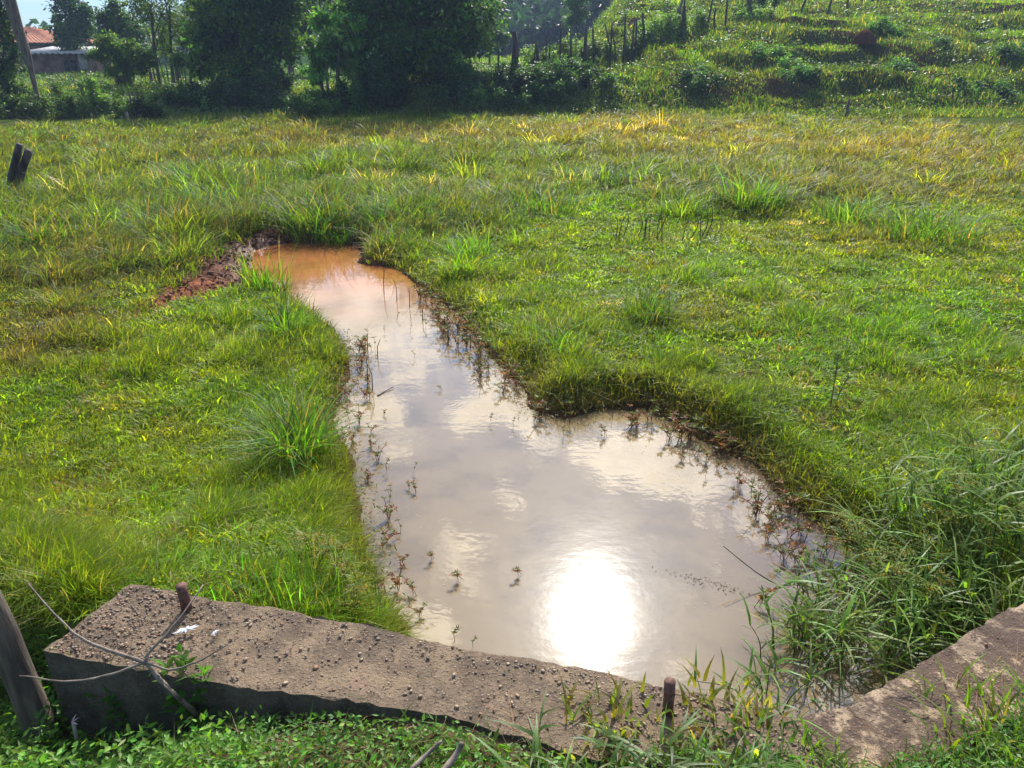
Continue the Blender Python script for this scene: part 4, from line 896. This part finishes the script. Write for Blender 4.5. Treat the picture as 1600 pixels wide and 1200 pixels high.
tree('young_tree', 'bright green young tree with several thin stems between the two dark trees', 525, 25.8,
     [(520, 45, 30, 0), (545, 60, 24, 0), (500, 72, 24, 0), (530, 95, 28, 0), (495, 110, 20, 0), (560, 30, 18, 0)], (.13, .30, .055), 7000, .17, .08, .045, stems=6, subs=14, cat='tree')
tree('round_tree', 'dark round tree standing against the sky right of the tiled roof', 112, 44,
     [(112, 10, 26, 0), (120, 42, 26, 0), (98, 52, 17, 0), (100, -8, 18, 0), (132, 20, 16, 0), (112, 62, 20, 0), (90, 30, 8, 0)], (.04, .10, .03), 7000, .20, .11, .16, subs=16, clump=.24)
tree('garden_tree', 'small leafy tree beside the round tree above the shed', 165, 40,
     [(160, 28, 14, 0), (178, 12, 12, 0), (185, 35, 18, 0), (165, 52, 16, 0), (205, 50, 20, 0)], (.05, .11, .03), 5000, .17, .09, .09, clump=.26)
tree('airy_tree', 'tall airy tree with fine yellow green leaves and visible twigs', 262, 31,
     [(240, -10, 40, 0), (285, -15, 40, 0), (225, 25, 24, 0), (265, 40, 28, 0), (300, 20, 26, .5), (210, 5, 18, 0), (250, -60, 45, 0), (255, 70, 22, 0)], (.11, .17, .03), 11000, .11, .055, .07, subs=26, clump=.15, stems=2)
tree('bushy_tree', 'rounded yellow green tree covering the end of the shed roof', 185, 30.5,
     [(175, 75, 26, 0), (205, 85, 26, 0), (150, 85, 14, 0), (190, 110, 24, 0), (225, 95, 20, 0)], (.09, .16, .03), 9000, .13, .07, .07, subs=18)
tree('flowering_tree', 'dark leafy tree at the left edge with a few orange blossoms', -5, 25,
     [(10, 60, 24, 0), (-15, 20, 40, 0), (15, 100, 26, 0), (-20, 110, 40, 0), (28, 85, 12, 0), (8, 25, 12, 0), (-30, -40, 50, 0), (20, 140, 24, 0)], (.035, .08, .025), 9000, .13, .07, .1, subs=16)
e = bpy.data.objects['flowering_tree']; b = MB(); n = 40; P = np.array([0, 0, 0]) + np.stack([rng.normal(-.0, .45, n), rng.normal(-.7, .2, n), rng.normal(1.25, .3, n)], 1)
b.leaves(P, rng.normal(0, 1, (n, 3)), .07, .06, vary((.5, .12, .03), n, .2)); b.build('blossom', M_LEAF, e)
tree('thin_tree', 'slender tree by the earth bank between the airy tree and the wide dark tree', 300, 29.5,
     [(300, 70, 22, 0), (318, 95, 18, 0), (285, 95, 16, 0), (305, 45, 16, 0)], (.08, .15, .03), 3600, .13, .07, .05, subs=14, clump=.24)
tree('young_tree', 'small mid green tree with thin stems left of the thick straight trunk', 605, 26,
     [(590, 110, 26, 0), (615, 125, 26, 0), (575, 130, 22, 0), (600, 150, 22, 0)], (.05, .13, .03), 5000, .13, .07, .035, stems=5, subs=14)
tree('distant_tree', 'small round tree in the gap left of the thick fence post', 765, 42,
     [(762, 55, 18, 0), (780, 60, 14, 0), (750, 60, 14, 0)], (.06, .13, .045), 3600, .16, .09, .06)
tree('pale_tree', 'pale green tree rising behind the ridge next to the dark forest', 905, 50,
     [(905, 20, 14, 0), (898, 0, 14, 0), (915, -10, 14, 0), (890, 30, 10, 0)], (.09, .18, .05), 3200, .18, .1, .06)
# tall trees further back that close the gaps
for i, (px, Y_, bl, lab) in enumerate([
    (455, 42, [(450, -20, 60, 0), (480, -60, 70, 0), (430, 20, 40, 0), (500, -110, 60, 0), (470, 40, 30, 0)], 'tall tree behind the young bright tree, left of the largest dark tree'),
    (560, 44, [(560, -50, 70, 0), (590, -110, 70, 0), (540, -120, 60, 0), (540, 10, 34, 0)], 'tall tree directly behind the largest dark tree'),
    (330, 46, [(330, -40, 50, 0), (360, -70, 60, 0), (310, -10, 30, 0)], 'tall tree behind the wide dark tree')]):
    tree('tall_tree', lab, px, Y_, bl, (.05, .11, .025), 9000, .22, .12, .18, subs=20)
# bushes on the bank
ORD = 'first second third fourth fifth sixth seventh eighth ninth tenth eleventh twelfth thirteenth fourteenth fifteenth sixteenth seventeenth eighteenth nineteenth twentieth twenty-first twenty-second twenty-third twenty-fourth twenty-fifth twenty-sixth'.split()
def ordl(lst): r_ = sorted(range(len(lst)), key=lambda i: lst[i][0]); return [ORD[r_.index(i)] for i in range(len(lst))]
def bush(px, Y_, w_, h_, lc, label, group, n=2600, ll=.11, name='bush', cat='bush'):
    c = place(px, Y_); wr = w_ / 2; e = empty(name, c, label, cat, group); s = MB(); L = MB()
    tone = math.exp(rng.normal(0, .25)); h_ *= random.uniform(.75, 1.25); ns = max(6, int(w_ * 8)); X_ = rng.uniform(-wr, wr, ns); Yq = rng.uniform(-.5, .5, ns) * min(1, w_); H_ = h_ * rng.uniform(.45, 1.1, ns) * (1 - .35 * (X_ / wr) ** 2)
    zg = H(c[0] + X_, c[1] + Yq) - c[2]
    for i in range(ns):
        lx, ly = rng.normal(0, .12, 2); q = bez([(X_[i], Yq[i], zg[i] - .1), (X_[i] + lx * .5, Yq[i] + ly * .5, zg[i] + H_[i] * .6), (X_[i] + lx, Yq[i] + ly, zg[i] + H_[i])], 4); s.tube(q, np.linspace(.014, .005, 5), 4)
        nl = n // ns; t = rng.random(nl) ** .7 * 3.99; j = t.astype(int); f = (t - j)[:, None]; P = q[j] * (1 - f) + q[j + 1] * f + rng.normal(0, .09, (nl, 3)); d = rng.normal(0, 1, (nl, 3)); d[:, 2] = d[:, 2] * .5 + .25
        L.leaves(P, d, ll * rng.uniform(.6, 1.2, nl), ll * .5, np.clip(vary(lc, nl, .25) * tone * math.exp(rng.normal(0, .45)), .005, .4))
    s.build('stems', M_BARK, e); L.build('foliage', M_LEAF, e); return e
_L = [(-10, 23.6), (40, 24.4), (85, 23.8), (140, 24.4), (180, 24.9), (222, 24.2), (20, 25.3)]
for (px, Y_), _o in zip(_L, ordl(_L)):
    bush(px, Y_, random.uniform(.9, 1.5), random.uniform(.6, 1.1), (.09, .16, .035), _o + ' from the left of the upright weed bushes below the tiled house', 'weed bushes below the house')
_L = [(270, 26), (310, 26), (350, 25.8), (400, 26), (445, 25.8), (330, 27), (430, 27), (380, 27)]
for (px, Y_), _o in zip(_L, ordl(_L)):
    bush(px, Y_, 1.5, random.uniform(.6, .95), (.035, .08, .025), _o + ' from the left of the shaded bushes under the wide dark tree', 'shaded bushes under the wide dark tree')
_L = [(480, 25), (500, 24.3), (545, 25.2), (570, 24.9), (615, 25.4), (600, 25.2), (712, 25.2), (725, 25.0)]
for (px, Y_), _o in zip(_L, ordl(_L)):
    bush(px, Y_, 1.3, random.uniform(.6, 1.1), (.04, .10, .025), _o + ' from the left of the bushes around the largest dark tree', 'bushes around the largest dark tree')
_L = [(755, 24.8), (775, 25.3), (800, 25.0), (830, 25.4), (860, 25.1), (890, 25.5), (745, 25.6), (815, 26), (845, 26.4), (880, 26.6), (920, 26.2)]
for (px, Y_), _o in zip(_L, ordl(_L)):
    bush(px, Y_, 1.3, random.uniform(.25, .5), (.06, .125, .03), _o + ' from the left of the leafy bushes on the bank under the ridge fence', 'weed bushes under the ridge fence')
_L = [(830, 28), (860, 28.6), (885, 29), (905, 29.5), (930, 30), (1020, 31.5), (1035, 31), (1045, 32), (960, 30.5), (990, 31), (1080, 32.5), (1160, 34), (1185, 33.5)]
for (px, Y_), _o in zip(_L, ordl(_L)):
    bush(px, Y_, 1.1, random.uniform(.6, 1.2), (.09, .16, .03), _o + ' from the left of the yellow green bushes along the ridge fence', 'weed bushes along the ridge fence', n=1800)
_L = [(1100, 26.5), (1215, 28.5), (1262, 27), (1405, 27.8), (1470, 30.5), (1545, 26.3), (1380, 32), (1590, 29.5)]
for (px, Y_), _o in zip(_L, ordl(_L)):
    bush(px, Y_, random.uniform(.7, 2.0), random.uniform(.18, .38), (.055, .13, .025), _o + ' from the left of the low dark clumps on the terraced hillside', 'weed clumps on the terraced hillside', n=1800)
bush(500, 23.4, 1.2, .6, (.09, .19, .03), 'bright green bush at the edge of the meadow below the young tree', None)
bush(1185, 35, .9, .8, (.05, .10, .03), 'dark rounded bush beside the last thick post at the top of the ridge', None)

# dark wooded far hill
g = MB(); n0 = 40000; t = np.radians(rng.uniform(-8, 12, n0)); r = 74 * (230 / 74) ** rng.random(n0); x, y = r * np.sin(t), r * np.cos(t); z = H(x, y); cid = vnoise(x * .16, y * .16)
P = np.stack([x, y, z + 5 * cid * rng.random(n0) ** .6], 1); g.leaves(P, rng.normal(0, 1, (n0, 3)), .014 * r, .009 * r, vary((.018, .045, .02), n0, .3)); tag(g.build('distant_forest', M_LEAF), 'dark bluish wooded hill seen between the largest dark tree and the ridge', 'forest', kind='stuff')
g = MB(); n0 = 14000; t = np.radians(rng.uniform(-30, -7, n0)); r = 75 * (200 / 75) ** rng.random(n0); x, y = r * np.sin(t), r * np.cos(t); z = H(x, y); cid = vnoise(x * .12 + 5, y * .12); ok = cid > .45; x, y, z, cid = x[ok], y[ok], z[ok], cid[ok]; n = len(x)
P = np.stack([x, y, z + 4 * cid * rng.random(n)], 1); g.leaves(P, rng.normal(0, 1, (n, 3)), 1.0, .7, vary((.04, .085, .02), n, .3)); tag(g.build('hillside_scrub', M_LEAF), 'scrub scattered over the green hill behind the trees', 'scrub', kind='stuff')

# ------------------------------------------------------------------ fence posts
def post(px, top, bot, Y_, wpx, label, group='fence posts along the ridge', lean=0, m_=M_DARKWOOD, fork=False, name='fence_post'):
    c = place(px, Y_); zt = zat(top, Y_); zb = min(c[2] - .15, zat(bot, Y_)); r_ = wpx * .78 / F * Y_ / 2
    b = MB(); q = [np.array([c[0] + lean * t * (zt - zb) + random.uniform(-.01, .01), Y_, zb + (zt - zb) * t]) for t in np.linspace(0, 1, 5)]
    b.tube(q, [r_ * 1.05, r_, r_ * .98, r_ * .92, r_ * .8], 8, jag=.12)
    if fork: b.tube([q[-2], q[-2] + (.10, 0, .06), q[-1] + (.17, 0, .02)], [r_ * .7, r_ * .6, r_ * .5], 6); 
    return tag(b.build(name, m_, None, loc=c), label, 'fence post', group)
SL = 'thin dark stick post of the fence climbing the ridge'
post(808, 50, 122, 26, 11, 'thickest fence post, broad and grey, at the low left end of the ridge fence', None, -.05, M_DARKWOOD)
post(778, 72, 125, 26, 4, 'forked stick post left of the thickest fence post', None, .02, fork=True)
post(912, 42, 118, 28.5, 7, 'dark knobbly post with a hanging shadow in the middle of the ridge fence', None, .02)
post(1045, 0, 60, 31.5, 7, 'pale grey post leaning right high on the ridge fence', None, .22, M_WOOD)
_L = [(797, 70, 112, 4, .1), (829, 62, 98, 3, .15), (844, 64, 92, 6, -.12), (852, 55, 88, 2.5, .02), (858, 58, 86, 2.5, 0), (876, 36, 88, 4, -.03), (893, 44, 82, 4, -.04), (928, 42, 82, 3.5, -.06), (953, 35, 80, 3.5, .0), (960, 38, 74, 3, -.25), (966, 38, 74, 3, -.2), (973, 22, 80, 3.5, .0), (985, 28, 72, 4, .04), (992, 28, 70, 3.5, -.02), (1008, 20, 62, 5, -.12), (1065, -2, 38, 4.5, .0), (1072, 10, 38, 4, -.12), (1103, -5, 22, 3.5, .12), (1115, 12, 28, 3.5, 0), (1133, -5, 26, 4, -.02), (1205, -12, 6, 4, .15), (1245, -12, 8, 4, .3), (1290, -14, 6, 4, .2), (1322, -14, 4, 4, 0)]
for (px, t_, b_, w_, ln), _o in zip(_L, ordl(_L)):
    Y_ = 25.8 + (px - 780) / 540 * 11; post(px, t_, b_, Y_, w_, _o + ' from the left of the thin stick posts on the ridge fence', lean=ln)
post(1167, -8, 20, 34, 11, 'stout dark stump of a post near the top of the ridge', None, .0)
_L = [(201, 176, 208, 8, 0), (167, 184, 205, 6, -.05), (190, 182, 205, 3, .05), (206, 145, 180, 4, .08), (145, 178, 200, 3, 0)]
for (px, t_, b_, w_, ln), _o in zip(_L, ordl(_L)):
    post(px, t_, b_, 22.6 if t_ > 150 else 24, w_, _o + ' from the left of the old posts at the far edge of the left meadow', 'fence posts of the left meadow', ln, M_WOOD)
post(1322, 155, 185, 24, 6, 'short grey stake at the foot of the terraced hillside', None, 0, M_WOOD)
# leaning pole at the left
b = MB(); Y_ = 24.0
pts = [np.array([xat(a, Y_, zat(b_, Y_)), Y_, zat(b_, Y_)]) for a, b_ in [(68, 190), (58, 150), (46, 100), (30, 50), (12, -10), (0, -60)]]
b.tube(bez(pts, 14), np.interp(np.linspace(0, 1, 15), [0, .35, .5, 1], [.05, .07, .13, .19]), 12, jag=.03); tag(b.build('leaning_pole', M_WOOD, None, loc=pts[0]), 'stout weathered pole leaning left in front of the tiled roof', 'pole')
# wooden rail frame behind the slender tree
e = empty('yard_rail', place(262, 33), 'pale wooden rail on short posts in the yard behind the slender tree', 'rail'); b = MB(); c = np.array(e.location); z_ = zat(81, 33)
b.box((-.75, -.05, z_ - c[2] - .07), (.55, .05, z_ - c[2])); b.build('rail', M_SHEET, e)
for q in (-.6, .45): b = MB(); b.box((q - .05, -.05, -.2), (q + .05, .05, z_ - c[2] - .073)); b.build('leg', M_WOOD, e)
for i in range(9):
    px = 245 + i * 7 + random.uniform(-2, 2); post(px, 96, 115, 31.5, 2, 'thin stake of the yard fence behind the slender tree', 'yard fence stakes', random.uniform(-.1, .1))
# yellow thing hanging by the trunk
Y_ = 25.9; zc = zat(130, Y_); xc = xat(646, Y_, zc); e = empty('yellow_container', (xc, Y_, zc - .2), 'small yellow plastic container in deep shade left of the thick trunk', 'container')
b = MB(); b.tube([(0, 0, -.02), (0, 0, 0), (0, 0, .26), (0, 0, .32)], [.1, .12, .12, .05], 10); b.build('body', M_YEL, e); b = MB(); b.tube(bez([(-.1, 0, .28), (0, 0, .42), (.1, 0, .28)], 6), .008, 5); b.build('handle', M_YEL, e)
# termite mound and earth scars on the hill
def mound(px, py, Y_, rx, hz, label):
    c = place(px, Y_); b = MB(); n = 16; V_ = [(0, 0, hz)]
    for q, hf in ((.3, .93), (.6, .72), (.85, .4), (1.05, -.15)):
        for i in range(n):
            t = 2 * math.pi * i / n; r_ = rx * q * random.uniform(.85, 1.15); V_.append((r_ * math.cos(t), r_ * .9 * math.sin(t), hz * hf * random.uniform(.9, 1.08)))
    fa, fn = [], []
    for i in range(n): fa += [0, 1 + i, 1 + (i + 1) % n]; fn.append(3)
    for L_ in range(3):
        for i in range(n): fa += [1 + L_ * n + i, 1 + (L_ + 1) * n + i, 1 + (L_ + 1) * n + (i + 1) % n, 1 + L_ * n + (i + 1) % n]; fn.append(4)
    b.add(V_, fa, fn, (.085, .038, .026)); o = b.build('termite_mound', M_GROUND, None); o.location = c; return tag(o, label, 'termite mound')
_b = None
for Yt in np.arange(27, 42, .2):
    q = place(1350, Yt); 
    if project(q[0], q[1], q[2])[1] < 76: _b = Yt; break
mound(1350, 62, _b or 32, .42, .42, 'reddish brown termite mound on the hillside at the upper right')

# ------------------------------------------------------------------ the house and its shed
Yh = 50.0; zg = -.2
hx = lambda px, z_: xat(px, Yh, z_)
eave = zat(67, Yh); ridge = zat(41, Yh); xr = hx(94, eave); xl = xr - 12
house = empty('house', ((xl + xr) / 2, Yh + 3, zg), 'low brick house with a clay tiled hip roof at the far left', 'house'); ho = np.array(house.location)
b = MB(); b.box((xl + .5 - ho[0], -2.6, -.6), (xr - .5 - ho[0], 3.6, eave - ho[2] - .02)); b.build('wall', M_BRICK, house)
# roof with raised tile courses
b = MB()
def roof_face(p00, p10, p01, p11, nc=60):
    # corrugated strip between eave p00..p10 and ridge p01..p11
    V_ = []; fa = []; fn = []; n_ = nc * 4
    for i in range(n_ + 1):
        t = i / n_; wv = .05 * (1 - abs(math.cos(math.pi * i / 4)))
        for s_ in range(5):
            f = s_ / 4; p = (np.array(p00) * (1 - t) + np.array(p10) * t) * (1 - f) + (np.array(p01) * (1 - t) + np.array(p11) * t) * f; V_.append(p + (0, 0, wv))
    for i in range(n_):
        for s_ in range(4): a_ = i * 5 + s_; fa += [a_, a_ + 5, a_ + 6, a_ + 1]; fn.append(4)
    b.add(V_, fa, fn, (.4, .2, .1))
ez, rz = eave - ho[2], ridge - ho[2]; L0, R0 = xl - ho[0], xr - ho[0]
roof_face((L0, -3.2, ez), (R0, -3.2, ez), (L0 + 3, .5, rz), (R0 - 3.6, .5, rz), 48); roof_face((R0, -3.2, ez), (R0, 4.2, ez), (R0 - 3.6, .5, rz), (R0 - 3.6, .5, rz), 26)
roof_face((R0, 4.2, ez), (L0, 4.2, ez), (R0 - 3.6, .5, rz), (L0 + 3, .5, rz), 48); roof_face((L0, 4.2, ez), (L0, -3.2, ez), (L0 + 3, .5, rz), (L0 + 3, .5, rz), 26)
b.build('roof', M_TILE, house)
b = MB(); b.box((L0 + .1, -3.15, ez - .16), (R0 - .1, 4.1, ez - .03)); b.build('eaves_board', M_DARKWOOD, house)
Ys = 43.0; zt_ = zat(77, Ys); x0 = xat(30, Ys, zt_); x1 = xat(142, Ys, zt_); shed = empty('shed', ((x0 + x1) / 2, Ys, zg), 'long low brick shed with a pale sheet roof in front of the tiled house', 'shed'); so2 = np.array(shed.location)
q0, q1, h0 = x0 - so2[0], x1 - so2[0], zt_ - so2[2]
b = MB(); b.box((q0 + .2, .2, -.5), (q1 - .2, 2.8, h0 - .18)); b.build('wall', M_BRICK, shed)
b = MB(); n_ = 60; V_ = []; fa = []
for i in range(n_ + 1):
    t = q0 + (q1 - q0) * i / n_; wv = .035 * math.sin(i * 1.3); V_ += [(t, -.35, h0 - .16 + wv), (t, 3.1, h0 + .12 + wv), (t, -.35, h0 - .21 + wv), (t, 3.1, h0 + .07 + wv)]
fn = []
for i in range(n_): a_ = i * 4; fa += [a_, a_ + 4, a_ + 5, a_ + 1, a_ + 2, a_ + 3, a_ + 7, a_ + 6, a_, a_ + 2, a_ + 6, a_ + 4]; fn += [4, 4, 4]
b.add(V_, fa, fn); b.build('roof', M_SHEET, shed)
wx0 = xat(96, Ys, 1) - so2[0]; wx1 = xat(116, Ys, 1) - so2[0]; wz0, wz1 = zat(111, Ys) - so2[2], zat(94, Ys) - so2[2]
b = MB(); b.box((wx0, .15, wz0), (wx1, .197, wz1)); wn = b.build('window', M_DARK, shed)
b = MB(); b.box(((wx0 + wx1) / 2 - .03, .10, wz0), ((wx0 + wx1) / 2 + .03, .147, wz1)); b.build('mullion', M_WOOD, wn)
wx0 = xat(120, Ys, 1) - so2[0]; wx1 = xat(133, Ys, 1) - so2[0]
b = MB(); b.box((wx0, .16, wz0 + .1), (wx1, .195, wz1 + .25)); b.build('shutter', M_SHEET, shed)

# ------------------------------------------------------------------ thin blue air
b = MB(); b.box((-430, -430, -3), (430, 430, 75))
m, k = mat('haze_air'); v = k.add('ShaderNodeVolumePrincipled'); v.inputs['Color'].default_value = (.50, .68, 1, 1); v.inputs['Density'].default_value = .0011; v.inputs['Anisotropy'].default_value = .2
o = k.add('ShaderNodeOutputMaterial'); k.lk(v.outputs[0], o.inputs['Volume'])
tag(b.build('haze', m), 'thin bluish haze in the air', 'haze', kind='stuff')
